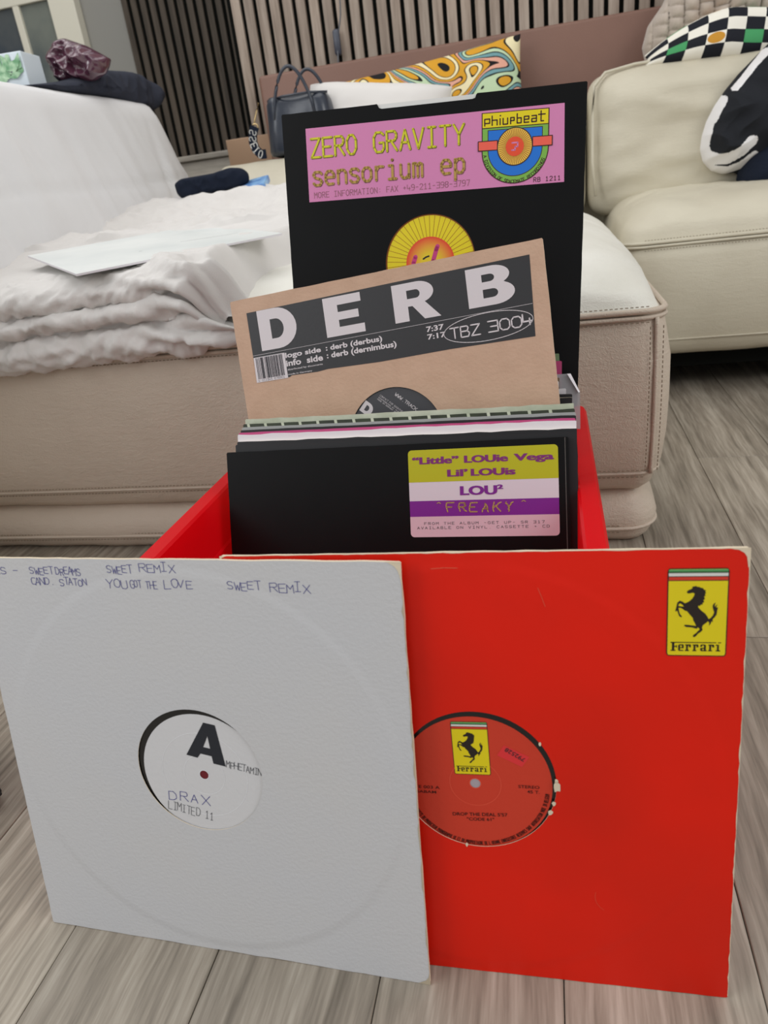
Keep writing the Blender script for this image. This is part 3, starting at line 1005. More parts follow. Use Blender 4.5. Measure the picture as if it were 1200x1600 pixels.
def sleeve(pose, m, medge, label, seed, hole=None, thick=.003, amp=.0004, group=None, notch=None, name='record_sleeve', size=SZ):
    a, b = basis(*pose[3:])
    r = frame_root(name, Vector(pose[:3]), a, b, label, 'record sleeve', group)
    me = cover_mesh(seed, thick, hole, amp, notch, size=size)
    link('cover', me, [m, medge], r)
    return r


def disc_in(pose, cx, cy, z, lab_r, mlab, label, mring, spindle, ring_rs=(.0165, .033)):
    a, b = basis(*pose[3:])
    n = a.cross(b)
    r = frame_root('vinyl_record', Vector(pose[:3]) + a * cx + b * cy + n * z, a, b, label, 'record', None)
    hs = .0036
    lo = [circle(0, 0, .1505, 96), circle(0, 0, hs, 20)]
    poly2d('disc', lo, M['vinyl'], r, 0)
    lb = poly2d('centre_label', [circle(0, 0, lab_r, 96), circle(0, 0, hs, 24)], mlab, r, .00012)
    for q in ring_rs:
        poly2d('pressed_ring', [circle(0, 0, q, 72), circle(0, 0, q - .0004, 72)], mring, lb, .00022)
    poly2d('spindle_rim', [circle(0, 0, hs + .0004, 32), circle(0, 0, hs - .0002, 32)], mring, lb, .00024)
    poly2d('spindle_hole', [circle(0, 0, hs, 32)], spindle, r, -.00005)
    return r, lb


POSE_W = (-.405, .306, .0002, -.028, .194, 0)
POSE_R = (-.208, .309, .0002, .017, .178, 0)
POSE_L = (-.299, .467, .008, -.028, .373, .012)
POSE_D = (-.290, .600, .124, -.061, .300, .100)
POSE_Z = (-.285, .763, .2835, .002, .191, -.042)

# --- white sleeve on the floor
ws = sleeve(POSE_W, M['white_card'], M['cream_edge'], 'white card record sleeve with blue handwriting along its top, standing on the floor', 11, hole=.0485, thick=.0028, amp=.0006)
ink = M['ink_blue']
for tx, x0, x1, y0, h in (('ATICS -', .0035, .0395, .3030, .0052), ('SWEET', .0485, .0685, .3035, .0052), ('DREAMS', .0700, .0900, .3032, .0052),
                          ('SWEET', .1110, .1310, .3050, .0056), ('REMIX', .1365, .1630, .3062, .0056), ('CAND. STATON', .0480, .0940, .2955, .0050),
                          ('YOU', .1095, .1260, .2944, .0062), ('GOT THE', .1275, .1480, .2948, .0052), ('LOVE', .1530, .1740, .2952, .0058),
                          ('SWEET', .1990, .2230, .2950, .0058), ('REMIX', .2290, .2560, .2940, .0058)):
    strokes(ws, tx, ink, x0, x1, y0, h, .00042, .0002, name='handwriting', jit=.13, gap=.12)
# worn right edge and corner of the white sleeve
def edge_chips(parent, m, x, y0, y1, seed, wmax=.0016, vertical=True, n=60, name='worn_edge'):
    rnd = random.Random(seed)
    V, Fc = [], []
    for i in range(n + 1):
        y = y0 + (y1 - y0) * i / n
        w_ = wmax * (rnd.random() ** 2.2) + .0002
        if vertical: V += [(x, y, .00016), (x - w_, y, .00016)]
        else: V += [(y, x, .00016), (y, x - w_, .00016)]
    for i in range(n):
        k = 2 * i
        Fc.append((k, k + 2, k + 3, k + 1) if vertical else (k, k + 1, k + 3, k + 2))
    return pyd(name, V, Fc, m, parent)


M['stain'] = mat('stain', rgb(186, 172, 148, 1.0), .8)
edge_chips(ws, M['stain'], .3149, .005, .314, 4, .0012)
poly2d('worn_corner', [[(.3150, .3150), (.3050, .3150), (.3075, .3142), (.3110, .3120), (.3130, .3090), (.3142, .3040), (.3150, .2980)]], M['cream_edge'], ws, .0002)
poly2d('worn_corner', [[(.3150, .0000), (.3150, .012), (.3138, .006), (.3115, .003), (.3060, .0)]], M['stain'], ws, .0002)

M['deep_red'] = mat('deep_red', rgb(110, 16, 28), .7)
vr, lb = disc_in(POSE_W, .1600, .1535, -.0013, .0480, M['label_white'], 'record with a blank white label marked with a big black A, inside the white sleeve', M['emboss'], M['deep_red'], ring_rs=(.0160, .0335))
ox, oy = .1600, .1535
mv = lambda L: [(a - ox, b - oy) for a, b in L]
poly2d('letter', [mv([(.1483, .1687), (.1655, .1955), (.1742, .1940), (.1780, .1619), (.1688, .1634), (.1682, .1692), (.1597, .1706), (.1568, .1670)]), mv([(.1626, .1760), (.1679, .1752), (.1672, .1850)])], M['ink_black'], lb, .0003)
strokes(lb, 'MPHETAMIN', M['pencil'], .1785 - ox, .2055 - ox, .1612 - oy, .0052, .00042, .0003, name='handwriting', jit=.08, gap=.14, ang=-.15)
strokes(lb, 'DRAX', M['ink_blue'], .1275 - ox, .1640 - ox, .1300 - oy, .0072, .0005, .0003, name='handwriting', jit=.10, gap=.35, ang=-.06)
strokes(lb, 'LIMITED 11', M['pencil'], .1262 - ox, .1635 - ox, .1222 - oy, .0066, .0004, .0003, name='handwriting', jit=.08, gap=.22, ang=-.17)

# --- red sleeve on the floor
rs_ = sleeve(POSE_R, M['red_card'], M['cream_edge'], 'bright red record sleeve with a yellow horse badge, standing on the floor', 23, hole=.0510, thick=.0026, amp=.0005)
edge_chips(rs_, M['cream_edge'], .31495, .002, .314, 9, .0008)
edge_chips(rs_, M['cream_edge'], .31495, .01, .31, 12, .0005, vertical=False)
poly2d('worn_corner', [[(.3150, .3150), (.3035, .3150), (.3060, .3143), (.3090, .3138), (.3118, .3120), (.3132, .3096), (.3140, .3040), (.3150, .3020)]], M['cream_edge'], rs_, .0002)
poly2d('worn_corner', [[(0, .3150), (0, .3118), (.0016, .3138), (.0050, .3150)]], M['cream_edge'], rs_, .0002)
for k, (an, r0) in enumerate(((-.02, .0035), (-.42, .0022), (.06, .0015), (.62, .0012), (-1.75, .0014), (-.28, .0016))):
    cx, cy = .157 + .051 * math.cos(an), .157 + .051 * math.sin(an)
    poly2d('torn_spot', [[(cx + r0 * (.5 + .5 * random.random()) * math.cos(t), cy + r0 * 1.5 * (.5 + .5 * random.random()) * math.sin(t)) for t in [2 * PI * i / 9 for i in range(9)]]], M['cream_edge'], rs_, .00025)
for (x0, y0, x1, y1, wd) in ((.137, .3047, .153, .3050, .0006), (.200, .292, .204, .280, .00035)):
    V, Fc = ribbon([[(x0, y0), ((x0 + x1) / 2, (y0 + y1) / 2 + .0004), (x1, y1)]], wd, .0002)
    pyd('scuff', V, Fc, M['emboss_red'], rs_)
V, Fc = ribbon([[(.2430 + .012 * math.cos(t), .073 + .012 * math.sin(t)) for t in [PI * .9 + .12 * i for i in range(12)]]], .0003, .0002)
pyd('scuff', V, Fc, M['emboss_red'], rs_)

HORSE = [(450,398),(462,384),(490,372),(505,362),(500,350),(522,346),(540,342),(548,352),(566,349),(575,358),(600,362),(612,378),(632,384),(622,395),(634,408),(620,415),(628,432),(614,442),(622,465),(608,475),(616,495),(600,500),(604,515),(585,518),(576,531),(560,528),(562,545),(590,575),(625,600),(648,630),(660,655),(680,645),(700,620),(712,590),(700,560),(695,530),(705,510),(722,498),(716,520),(715,540),(722,532),(740,512),(728,545),(745,545),(738,580),(735,610),(715,640),(698,655),(700,685),(688,676),(680,700),(665,718),(668,690),(655,675),(640,690),(610,712),(600,735),(606,760),(590,778),(565,795),(545,818),(530,830),(515,825),(520,808),(545,790),(565,768),(580,755),(570,740),(560,735),(550,748),(500,735),(450,732),(430,722),(435,710),(470,712),(520,718),(545,722),(530,690),(515,665),(512,645),(480,610),(455,580),(435,575),(415,560),(395,548),(374,548),(380,585),(390,610),(408,630),(400,640),(380,625),(366,585),(358,572),(350,586),(344,575),(352,545),(362,500),(385,480),(410,488),(435,505),(470,490),(500,465),(520,435),(525,412),(505,405),(480,412),(460,412)]
HGAP = [(378, 512), (392, 506), (412, 520), (424, 536), (402, 534), (372, 530)]
HTAIL = [(688, 566), (697, 566), (700, 590), (692, 612)]


def badge(parent, x0, x1, y0, y1, z, ang=0.0):
    B = empty('horse_badge'); B.parent = parent
    B['label'] = 'yellow badge with black rearing horse under green, white and red bars'
    bw, bh = x1 - x0, y1 - y0
    B.location = ((x0 + x1) / 2, (y0 + y1) / 2, z); B.rotation_euler = (0, 0, ang)
    # a badge is one printed part: outline, field, bars, horse, word joined with their own materials
    mats = [M['horse_black'], M['badge_yellow'], M['badge_green'], M['badge_white'], M['badge_red']]
    me = bpy.data.meshes.new('horse_badge')
    V, Fc, mi = [], [], []

    def add(loops, m_, zz):
        lv = [[Vector((p[0] * bw, p[1] * bh, 0)) for p in L] for L in loops]
        flat = [p for L in lv for p in L]; o = len(V)
        V.extend([(p.x, p.y, zz) for p in flat])
        for t in tessellate_polygon(lv):
            a, b, c = (flat[i] for i in t)
            cr = (b - a).cross(c - a).z
            if abs(cr) < 1e-13: continue
            f = t if cr > 0 else (t[0], t[2], t[1])
            Fc.append(tuple(i + o for i in f)); mi.append(m_)
    asp = bw / bh
    sq = lambda e, r: [(p[0], p[1]) for p in [((q[0]) / 1.0, q[1]) for q in rr2(-.5 + e, .5 - e, -.5 + e * asp, .5 - e * asp, r)]]
    add([sq(0, .045)], 0, 0)
    add([sq(.018, .03)], 1, .00006)
    add([rr2(-.482, .482, .455, .487, .012)], 2, .0001)
    add([[(-.482, .455), (.482, .455), (.482, .470), (-.482, .470)]], 2, .0001)
    add([[(-.482, .412), (.482, .412), (.482, .447), (-.482, .447)]], 3, .0001)
    add([[(-.482, .368), (.482, .368), (.482, .404), (-.482, .404)]], 4, .0001)
    for yb in (.451, .408, .364):
        add([[(-.482, yb - .004), (.482, yb - .004), (.482, yb + .004), (-.482, yb + .004)]], 0, .00013)
    tf = lambda P: [((x - 552 + (y - 600) * .012) / 575.0, -(y - 597) / 838.0) for x, y in P]
    add([tf(HORSE)], 0, .00016)
    add([tf(HGAP)], 1, .0002)
    # overbar of the word
    add([[(-.43, -.335), (.33, -.335), (.33, -.345), (-.43, -.345)]], 0, .00016)
    add([[(.36, -.335), (.41, -.335), (.41, -.345), (.36, -.345)]], 0, .00016)
    # slab serif word drawn letter by letter
    def rect(a, b, c, d): add([[(a, c), (b, c), (b, d), (a, d)]], 0, .00018)
    yb, xh, th_ = -.440, -.362, .012
    cap = -.335
    rect(-.405, -.365, yb, cap); rect(-.425, -.345, yb, yb + th_); rect(-.365, -.325, -.392, -.380); rect(-.335, -.322, -.402, -.370); rect(-.43, -.35, cap - .012, cap)
    def e_(x):
        rect(x, x + .032, yb + .008, xh - .008); rect(x + .012, x + .085, xh - .012, xh); rect(x + .062, x + .092, -.402, xh - .006)
        rect(x + .02, x + .092, -.408, -.398); rect(x + .012, x + .088, yb, yb + .012)
    def rr_(x):
        rect(x + .012, x + .044, yb, xh); rect(x - .006, x + .062, yb, yb + th_); rect(x - .004, x + .02, xh - th_, xh); rect(x + .044, x + .085, xh - .016, xh); rect(x + .062, x + .092, xh - .034, xh - .004)
    def a_(x):
        rect(x + .060, x + .092, yb, xh - .008); rect(x + .08, x + .108, yb, yb + th_); rect(x + .008, x + .085, xh - .012, xh); rect(x, x + .03, xh - .026, xh - .008)
        rect(x, x + .032, yb + .008, -.404); rect(x + .012, x + .066, -.412, -.400); rect(x + .012, x + .066, yb, yb + .012)
    e_(-.300); rr_(-.180); rr_(-.055); a_(.070); rr_(.205)
    rect(.345, .377, yb, xh); rect(.325, .40, yb, yb + th_); rect(.325, .36, xh - th_, xh)
    me.from_pydata(V, [], Fc)
    for m__ in mats: me.materials.append(m__)
    for p, q in zip(me.polygons, mi): p.material_index = q
    me.update()
    o = link('horse_badge', me, None, parent)
    o.location = B.location; o.rotation_euler = B.rotation_euler
    o['label'] = B['label']
    bpy.data.objects.remove(B)
    return o


badge(rs_, .2722, .3046, .2492, .3034, .0002)
M['grey_core'] = mat('grey_core', rgb(176, 164, 170, 1.0), .7)
vr2, lb2 = disc_in(POSE_R, .1560, .1543, -.0013, .0494, M['label_red'], 'record with an orange red label and small horse badge, inside the red sleeve', M['emboss_red'], M['grey_core'], ring_rs=(.0170,))
ox, oy = .1560, .1543
badge(lb2, .1424 - ox, .1662 - ox, .1608 - oy, .2000 - oy, .0002, ang=.02)
ib = M['ink_brown']
letters(lb2, 'STEREO', ib, .1838 - ox, .1972 - ox, .1526 - oy, .1549 - oy, .0003, bold=.01)
letters(lb2, '45 T.', ib, .1893 - ox, .1972 - ox, .1490 - oy, .1513 - oy, .0003, bold=.01)
letters(lb2, 'E 003 A', ib, .1180 - ox, .1322 - ox, .1483 - oy, .1506 - oy, .0003, bold=.01)
letters(lb2, 'SABAM', ib, .1162 - ox, .1296 - ox, .1447 - oy, .1468 - oy, .0003, bold=.01)
letters(lb2, "DROP THE DEAL 5'57", ib, .1396 - ox, .1760 - ox, .1292 - oy, .1319 - oy, .0003, bold=.015, ang=.05)
letters(lb2, '"CODE 61"', ib, .1490 - ox, .1672 - ox, .1255 - oy, .1280 - oy, .0003, bold=.015, ang=.05)
V, Fc = ribbon(glyph_strokes('TOUS DROITS DU PRODUCTEUR PHONOGRAPHIQUE ET DU PROPRIETAIRE DE L OEUVRE ENREGISTREE RESERVES SAUF AUTORISATION MADE IN BELGIUM', 0, .125, 0, .0024, arc=(0, 0, .0476, 3.55, 1)), .00036, .0003)
pyd('lettering', V, Fc, ib, lb2)
# small pink stamp sticker
stk = pyd('sticker', [(x * math.cos(-.52) - y * math.sin(-.52) + .1815 - ox, x * math.sin(-.52) + y * math.cos(-.52) + .1765 - oy, .00025) for x, y in ((-.009, -.0055), (.0085, -.0045), (.009, .0045), (-.0085, .0035))], [(0, 1, 2, 3)], mat('sticker_red', rgb(222, 48, 52, 1.05), .35), lb2)
letters(lb2, '792528', M['ink_black'], .1755 - ox, .1895 - ox, .1758 - oy, .1788 - oy, .0004, bold=.01, ang=PI - .56)

# --- crate
crate = empty('record_crate', (-.1455, .58, 0), 'open bright red plastic crate full of record sleeves, on the floor', 'crate')
cx0, cx1, cy0, cy1 = -.1855, .1855, -.212, .218
V, Fc = loft(cx0, cx1, cy0, cy1, .016, [(.016, 0), (.012, .003), (.006, .236), (.0005, .240), (0, .258), (.0025, .2620), (.016, .2622), (.0182, .2600), (.0190, .214), (.0205, .212), (.0215, .006)], n=6, side=12)
pyd('shell', V, Fc, M['crate_red'], crate, False)
me = crate.children[0].data
for p in me.polygons: p.use_smooth = True
me.set_sharp_from_angle(angle=math.radians(28))
V, Fc = merge([loft(cx0 + .004, cx1 - .004, cy0 + .004, cy1 - .004, .014, [(0, .200), (-.002, .202), (-.002, .206), (0, .208)], n=6, side=4, cap0=False, cap1=False)])
pyd('moulded_rib', V, Fc, M['crate_red'], crate, True)

# --- front black sleeve with the green, white and purple sticker
ls = sleeve(POSE_L, M['black_card'], M['grey_edge'], 'glossy black record sleeve with a green, white and purple sticker, frontmost in the red crate', 31, thick=.0028, amp=.0003)
st = empty('sticker'); st.parent = ls; st.name = 'sticker_group'
bpy.data.objects.remove(st)
X0, X1 = .1768, .3060
stick = poly2d('sticker', [rr2(X0, X1, .2320, .3092, .0035)], M['lou_white'], ls, .0002)
stick['label'] = 'rectangular sticker with green, white and purple bands'
def band(y0, y1, m_, top=False, bot=False):
    P = []
    if top: P = [(X0, y0), (X1, y0)] + [q for q in rr2(X0, X1, .25, y1, .0035)[6:18]]
    elif bot: P = [(X0, y1)] + [q for q in rr2(X0, X1, y0, .3, .0035)[18:24]] + [q for q in rr2(X0, X1, y0, .3, .0035)[0:6]] + [(X1, y1)]
    else: P = [(X0, y0), (X1, y0), (X1, y1), (X0, y1)]
    return poly2d('colour_band', [P], m_, stick, .0003)
band(.2808, .3092, M['lou_green'], top=True)
band(.2502, .2642, M['lou_purple'])
band(.2320, .2502, M['lou_pink'], bot=True)
lt = M['lou_text']
letters(stick, '\u201cLittle\u201d', lt, .1808, .2215, .2966, .3030, .0005, bold=.022, heavy=.00042)
letters(stick, 'LOUie', lt, .2270, .2640, .2965, .3028, .0005, bold=.022, heavy=.00042)
letters(stick, 'Vega', lt, .2695, .3022, .2948, .3026, .0005, bold=.022, heavy=.00042)
letters(stick, "Lil\u2019", lt, .2118, .2290, .2850, .2912, .0005, bold=.022, heavy=.00042)
letters(stick, 'LOUis', lt, .2325, .2700, .2850, .2912, .0005, bold=.022, heavy=.00042)
letters(stick, 'LOU', M['lou_purple'], .2226, .2540, .2684, .2764, .0005, bold=.022, heavy=.00042)
letters(stick, '2', M['lou_purple'], .2548, .2592, .2730, .2768, .0005, bold=.022, heavy=.00042)
FR = glyph_strokes('FREAKY', .2105, .2710, .2540, .0078, jit=.06, gap=.42)
FR = [[(x + .0006 * math.sin(y * 2600), y) for x, y in [(a[0] + (b[0] - a[0]) * k / 4, a[1] + (b[1] - a[1]) * k / 4) for a, b in zip(pl, pl[1:]) for k in range(5)]] for pl in FR]
V, Fc = ribbon(FR, .0011, .0005)
pyd('lettering', V, Fc, M['lou_gold'], stick)
for q0 in (.2015, .2750):
    V, Fc = ribbon([[(q0, .2618), (q0 + .0016, .2626), (q0 + .0032, .2617)]], .0007, .0005)
    pyd('lettering', V, Fc, M['lou_gold'], stick)
strokes(stick, 'FROM THE ALBUM -GET UP- SR 317', M['pencil'], .1895, .2950, .2430, .0021, .0003, .0005, gap=.42)
strokes(stick, 'AVAILABLE ON VINYL. CASSETTE + CD', M['pencil'], .1830, .2990, .2392, .0021, .0003, .0005, gap=.42)

# --- kraft sleeve with the four big letters
dk = sleeve(POSE_D, M['kraft'], M['cream_edge'], 'brown kraft record sleeve with a black and white lettered strip, tilted in the crate', 41, hole=.0480, thick=.003, amp=.0005)
strip = poly2d('sticker', [[(.0168, .2305), (.0540, .2305), (.0560, .2318), (.0850, .2312), (.0960, .2322), (.1500, .2308), (.2200, .2318), (.2995, .2308), (.3018, .3028), (.2000, .3022), (.1000, .3012), (.0166, .3005)]], M['derb_black'], dk, .0002)
strip['label'] = 'black strip with big white letters and a barcode'
dw = M['derb_white']


def arcpts(cx, cy, rx, ry, a0, a1, n=14):
    return [(cx + rx * math.cos(a0 + (a1 - a0) * i / n), cy + ry * math.sin(a0 + (a1 - a0) * i / n)) for i in range(n + 1)]


def big_letter(ch, x0, x1, y0, y1):
    w_, h_ = x1 - x0, y1 - y0
    H = PI / 2
    if ch == 'D':
        L = [[(0, 0)] + arcpts(.48, .5, .52, .5, -H, H) + [(0, 1)], [(.32, .26), (.32, .74)] + arcpts(.46, .5, .20, .24, H, -H)]
    elif ch == 'E':
        L = [[(0, 0), (1, 0), (1, .22), (.36, .22), (.36, .40), (.88, .40), (.88, .60), (.36, .60), (.36, .78), (.97, .78), (.97, 1), (0, 1)]]
    elif ch == 'R':
        L = [[(0, 0), (.32, 0), (.32, .38), (.42, .38), (.66, 0), (1.02, 0), (.70, .45)] + arcpts(.55, .71, .36, .29, -.95, H) + [(0, 1)], [(.32, .58), (.32, .80), (.50, .80)] + arcpts(.52, .69, .09, .11, H, -H, 8) + [(.50, .58)]]
    else:
        L = [[(0, 0)] + arcpts(.58, .29, .42, .29, -H, H * .62) + arcpts(.54, .745, .38, .255, -H * .55, H) + [(0, 1)], [(.33, .20), (.33, .42), (.52, .42)] + arcpts(.54, .31, .11, .11, H, -H, 8) + [(.52, .20)], [(.33, .61), (.33, .80), (.50, .80)] + arcpts(.50, .705, .10, .095, H, -H, 8) + [(.50, .61)]]
    poly2d('letter', [[(x0 + a * w_, y0 + b * h_) for a, b in q] for q in L], dw, strip, .0004)


big_letter('D', .0278, .0692, .2605, .3005)
big_letter('E', .0998, .1402, .2620, .2996)
big_letter('R', .1708, .2150, .2638, .2990)
big_letter('B', .2425, .2858, .2650, .3000)
V, Fc = ribbon([[(.0170, .2573), (.3000, .2600)]], .0003, .0004)
pyd('thin_line', V, Fc, dw, strip)
letters(strip, 'logo side', dw, .0522, .0912, .2482, .2548, .0004, bold=.03)
letters(strip, ': derb (derbus)', dw, .0965, .1555, .2484, .2552, .0004, bold=.03)
letters(strip, 'info  side', dw, .0520, .0922, .2412, .2475, .0004, bold=.03)
letters(strip, ': derb (dernimbus)', dw, .0965, .1690, .2408, .2480, .0004, bold=.03)
letters(strip, 'distributed by discomania', dw, .0528, .0912, .2366, .2388, .0004, bold=.01)
letters(strip, 'made in Germany', dw, .0526, .0790, .2320, .2340, .0004, bold=.01)
letters(strip, '7:37', dw, .1998, .2168, .2508, .2560, .0004, bold=.025)
letters(strip, '7:17', dw, .2000, .2178, .2437, .2487, .0004, bold=.025)
V, Fc = ribbon([[(.2575 + .0415 * math.cos(t), .2465 + .0125 * math.sin(t) + .0007 * math.cos(t)) for t in [2 * PI * i / 60 for i in range(61)]]], .0006, .0004)
pyd('oval', V, Fc, dw, strip)
strokes(strip, 'TBZ', dw, .2222, .2520, .2408, .0096, .0012, .0004, gap=.18)
strokes(strip, '300', dw, .2580, .2905, .2412, .0096, .0012, .0004, gap=.18)
strokes(strip, '4', dw, .2898, .2990, .2420, .0096, .0014, .0004, gap=.12)
bc = poly2d('barcode', [[(.0165, .2300), (.0520, .2300), (.0518, .2552), (.0170, .2552)]], dw, strip, .0004)
rnd = random.Random(5); x = .0195; parts = []
while x < .0490:
    wv = rnd.choice([.0003, .0003, .0006, .0009]); parts.append(ribbon([[(x, .2332), (x, .2545)]], wv, .00055)); x += wv + rnd.choice([.0003, .0005, .0008])
V, Fc = merge([([(v[0], v[1], .00055) for v in q[0][:4]], [q[1][0]]) for q in parts])
bb = pyd('bars', V, Fc, M['ink_black'], strip)
strokes(strip, '4 012345 678901', M['pencil'], .0190, .0490, .2308, .0018, .0002, .00055, gap=.3)
vr3, lb3 = disc_in(POSE_D, .157, .156, -.0013, .0482, M['label_dark'], 'record with a dark grey label marked with a white D, inside the kraft sleeve', M['label_dark'], M['grey_core'], ring_rs=())
ox, oy = .157, .156
dl = [[(0, 0)] + arcpts(.48, .5, .52, .5, -PI / 2, PI / 2) + [(0, 1)], [(.32, .26), (.32, .74)] + arcpts(.46, .5, .20, .24, PI / 2, -PI / 2)]
c_, s_ = math.cos(-.75), math.sin(-.75)
poly2d('letter', [[((a - .5) * .012 * c_ - (b - .5) * .012 * s_ + .1305 - ox, (a - .5) * .012 * s_ + (b - .5) * .012 * c_ + .1880 - oy) for a, b in q] for q in dl], dw, lb3, .0003)
for tx, x0, y0, L_, h in (('CONTACT FOR BOOKING', .1450, .1985, .028, .0016), ('DISTRIBUTED BY MUSIC', .1435, .1968, .028, .0011), ('MADE IN GERMANY GEMA', .1420, .1955, .026, .0011)):
    strokes(lb3, tx, dw, x0 - ox, x0 - ox + L_, y0 - oy, h, .0002, .0003, ang=-.75, gap=.2)
strokes(lb3, 'WWW.TRACK', dw, .1600 - ox, .1870 - ox, .1970 - oy, .0030, .0005, .0003, ang=-.75, gap=.2)

# --- tall black sleeve at the back
zs = sleeve(POSE_Z, M['black_card'], M['grey_edge'], 'black record sleeve with a pink sticker, standing tallest at the back of the crate', 51, hole=.0487, thick=.003, amp=.0003, notch=(.1050, .2085, .0048))
inner = poly2d('inner_sleeve', [rr2(.098, .214, .292, .3148, .001)], mat('poly_white', rgb(215, 215, 212, 1.1), .4, alpha=.9), zs, -.0016)
pk = poly2d('sticker', [[(.0256, .2264), (.2951, .2262), (.2938, .2978), (.0262, .2990)]], M['pink'], zs, .0002)
pk['label'] = 'wide pink sticker with yellow lettering and a shield emblem'
for dx, dyy, mm, wv, zz in ((.0006, -.0005, M['zg_olive'], .0026, .00035), (0, 0, M['zg_yellow'], .0020, .0005)):
    strokes(pk, 'ZERO', mm, .0312 + dx, .0838 + dx, .2704 + dyy, .0182, wv, zz, gap=.25)
    strokes(pk, 'GRAVITY', mm, .1000 + dx, .1980 + dx, .2698 + dyy, .0186, wv, zz, gap=.25)
for dx, dyy, mm, wv, zz in ((.0006, -.0005, M['zg_mauve'], .0031, .00035), (0, 0, M['zg_gold'], .0025, .0005)):
    strokes(pk, 'sensorium', mm, .0312 + dx, .1545 + dx, .2428 + dyy, .0195, wv, zz, gap=.25)
    strokes(pk, 'ep', mm, .1705 + dx, .1985 + dx, .2432 + dyy, .0195, wv, zz, gap=.25)
strokes(pk, 'MORE INFORMATION: FAX +49-211-398-3797', M['zg_soft'], .0318, .2015, .2302, .0054, .00065, .0004, gap=.3)
strokes(pk, 'RB 1211', M['em_line'], .2650, .2928, .2284, .0040, .00055, .0004, gap=.35)
# shield emblem
SH = lambda e: [(.2130 + e, .2826), (.2130 + e, .2626)] + arcpts(.2460, .2600, .0330 - e, .0312 - e, PI, 2 * PI, 24) + [(.2790 - e, .2626), (.2790 - e, .2826)]
em = poly2d('emblem', [[(.2128, .2962), (.2128, .2626)] + arcpts(.2460, .2600, .0334, .0316, PI, 2 * PI, 24) + [(.2794, .2626), (.2794, .2950)]], M['em_line'], pk, .0004)
# sits under the sticker as its sub part; the pieces below are joined per colour
E_ = lambda name, loops, m_, z: poly2d('emblem', loops, m_, pk, z)
E_('emblem', [[(.2137, .2815), (.2137, .2626)] + arcpts(.2460, .2600, .0324, .0306, PI, 2 * PI, 24) + [(.2784, .2626), (.2784, .2803)]], M['em_green'], .0005)
E_('emblem', [[(.2188, .2800), (.2188, .2626)] + arcpts(.2460, .2605, .0272, .0252, PI, 2 * PI, 24) + [(.2732, .2626), (.2732, .2790)]], M['em_line'], .00058)
E_('emblem', [[(.2195, .2793), (.2195, .2626)] + arcpts(.2460, .2605, .0265, .0245, PI, 2 * PI, 24) + [(.2725, .2626), (.2725, .2783)]], M['em_blue'], .00066)
E_('emblem', [[(.2137, .2824), (.2784, .2812), (.2784, .2942), (.2137, .2954)]], M['badge_yellow'], .0005)
for bx0, bx1 in ((.2088, .2290), (.2630, .2830)):
    E_('emblem', [[(bx0, .2610), (bx1, .2606), (bx1, .2702), (bx0, .2706)]], M['em_line'], .00074)
    E_('emblem', [[(bx0 + .0009, .2619), (bx1 - .0009, .2615), (bx1 - .0009, .2693), (bx0 + .0009, .2697)]], M['em_orange'], .00082)
E_('emblem', [circle(.2459, .2628, .0178, 48)], M['em_line'], .0009)
E_('emblem', [circle(.2459, .2628, .0168, 48)], M['sun_gold'], .00098)
V, Fc = ribbon([[(.2459 + .0088 * math.cos(t), .2628 + .0088 * math.sin(t)), (.2459 + .0162 * math.cos(t), .2628 + .0162 * math.sin(t))] for t in [2 * PI * i / 52 for i in range(52)]], .0006, .00104)
pyd('emblem', V, Fc, M['sun_ray'], pk)
E_('emblem', [circle(.2459, .2628, .0090, 40)], M['sun_red'], .0011)
V, Fc = ribbon([[(.2432, .2662), (.2488, .2662), (.2488, .2625), (.2462, .2625), (.2462, .2595), (.2430, .2595)]], .0014, .0012)
pyd('emblem', V, Fc, M['pink'], pk)
V, Fc = ribbon(glyph_strokes('A DIVISION OF SPACEMATE RECORDINGS', 0, .0850, 0, .0030, arc=(.2460, .2606, .0318, PI + .12, 1), gap=.25), .00055, .0006)
pyd('lettering', V, Fc, M['em_line'], pk)
PB = [[(0,0),(0,4),(2,4),(2,1.4),(0,1.4)],[(3,5.6),(3,0)],[(3,3),(5,3),(5,0)],[(6.2,3.6),(6.2,0)],[(6.2,5.4),(6.4,5.4)],[(7.4,3.6),(7.4,0),(9.2,0),(9.2,3.6)],[(10.4,0),(10.4,3.6),(11.8,3.6),(11.8,1.8),(10.4,1.8)],[(13,5.6),(13,0),(14.6,0),(14.6,3),(13,3)],[(15.8,0),(17.6,0)],[(15.8,0),(15.8,3.6),(17.6,3.6),(17.6,1.8),(15.8,1.8)],[(18.8,3.6),(20.6,3.6),(20.6,0),(18.8,0),(18.8,1.9),(20.6,1.9)],[(22.4,6),(22.4,0),(23.4,0)],[(21.4,4),(24,4)]]
V, Fc = ribbon([[(.2158 + x * .00248, .2842 + y * .00150 - x * .00002) for x, y in pl] for pl in PB], .0012, .0006)
pyd('lettering', V, Fc, M['em_line'], pk)
# centre label with the sun
vr4, lb4 = disc_in(POSE_Z, .1572, .157, -.0013, .0494, M['sun_ray'], 'record with a yellow sunburst label, inside the tall black sleeve', M['sun_ray'], M['grey_core'], ring_rs=())
ox, oy = .1572, .157
poly2d('sun_print', [circle(0, 0, .0474, 72)], M['sun_yellow'], lb4, .0002)
V, Fc = ribbon([[(.026 * math.cos(t), .026 * math.sin(t)), (.0472 * math.cos(t), .0472 * math.sin(t))] for t in [2 * PI * (i + .5) / 50 for i in range(50)]], .00045, .00028)
pyd('sun_print', V, Fc, M['sun_ray'], lb4)


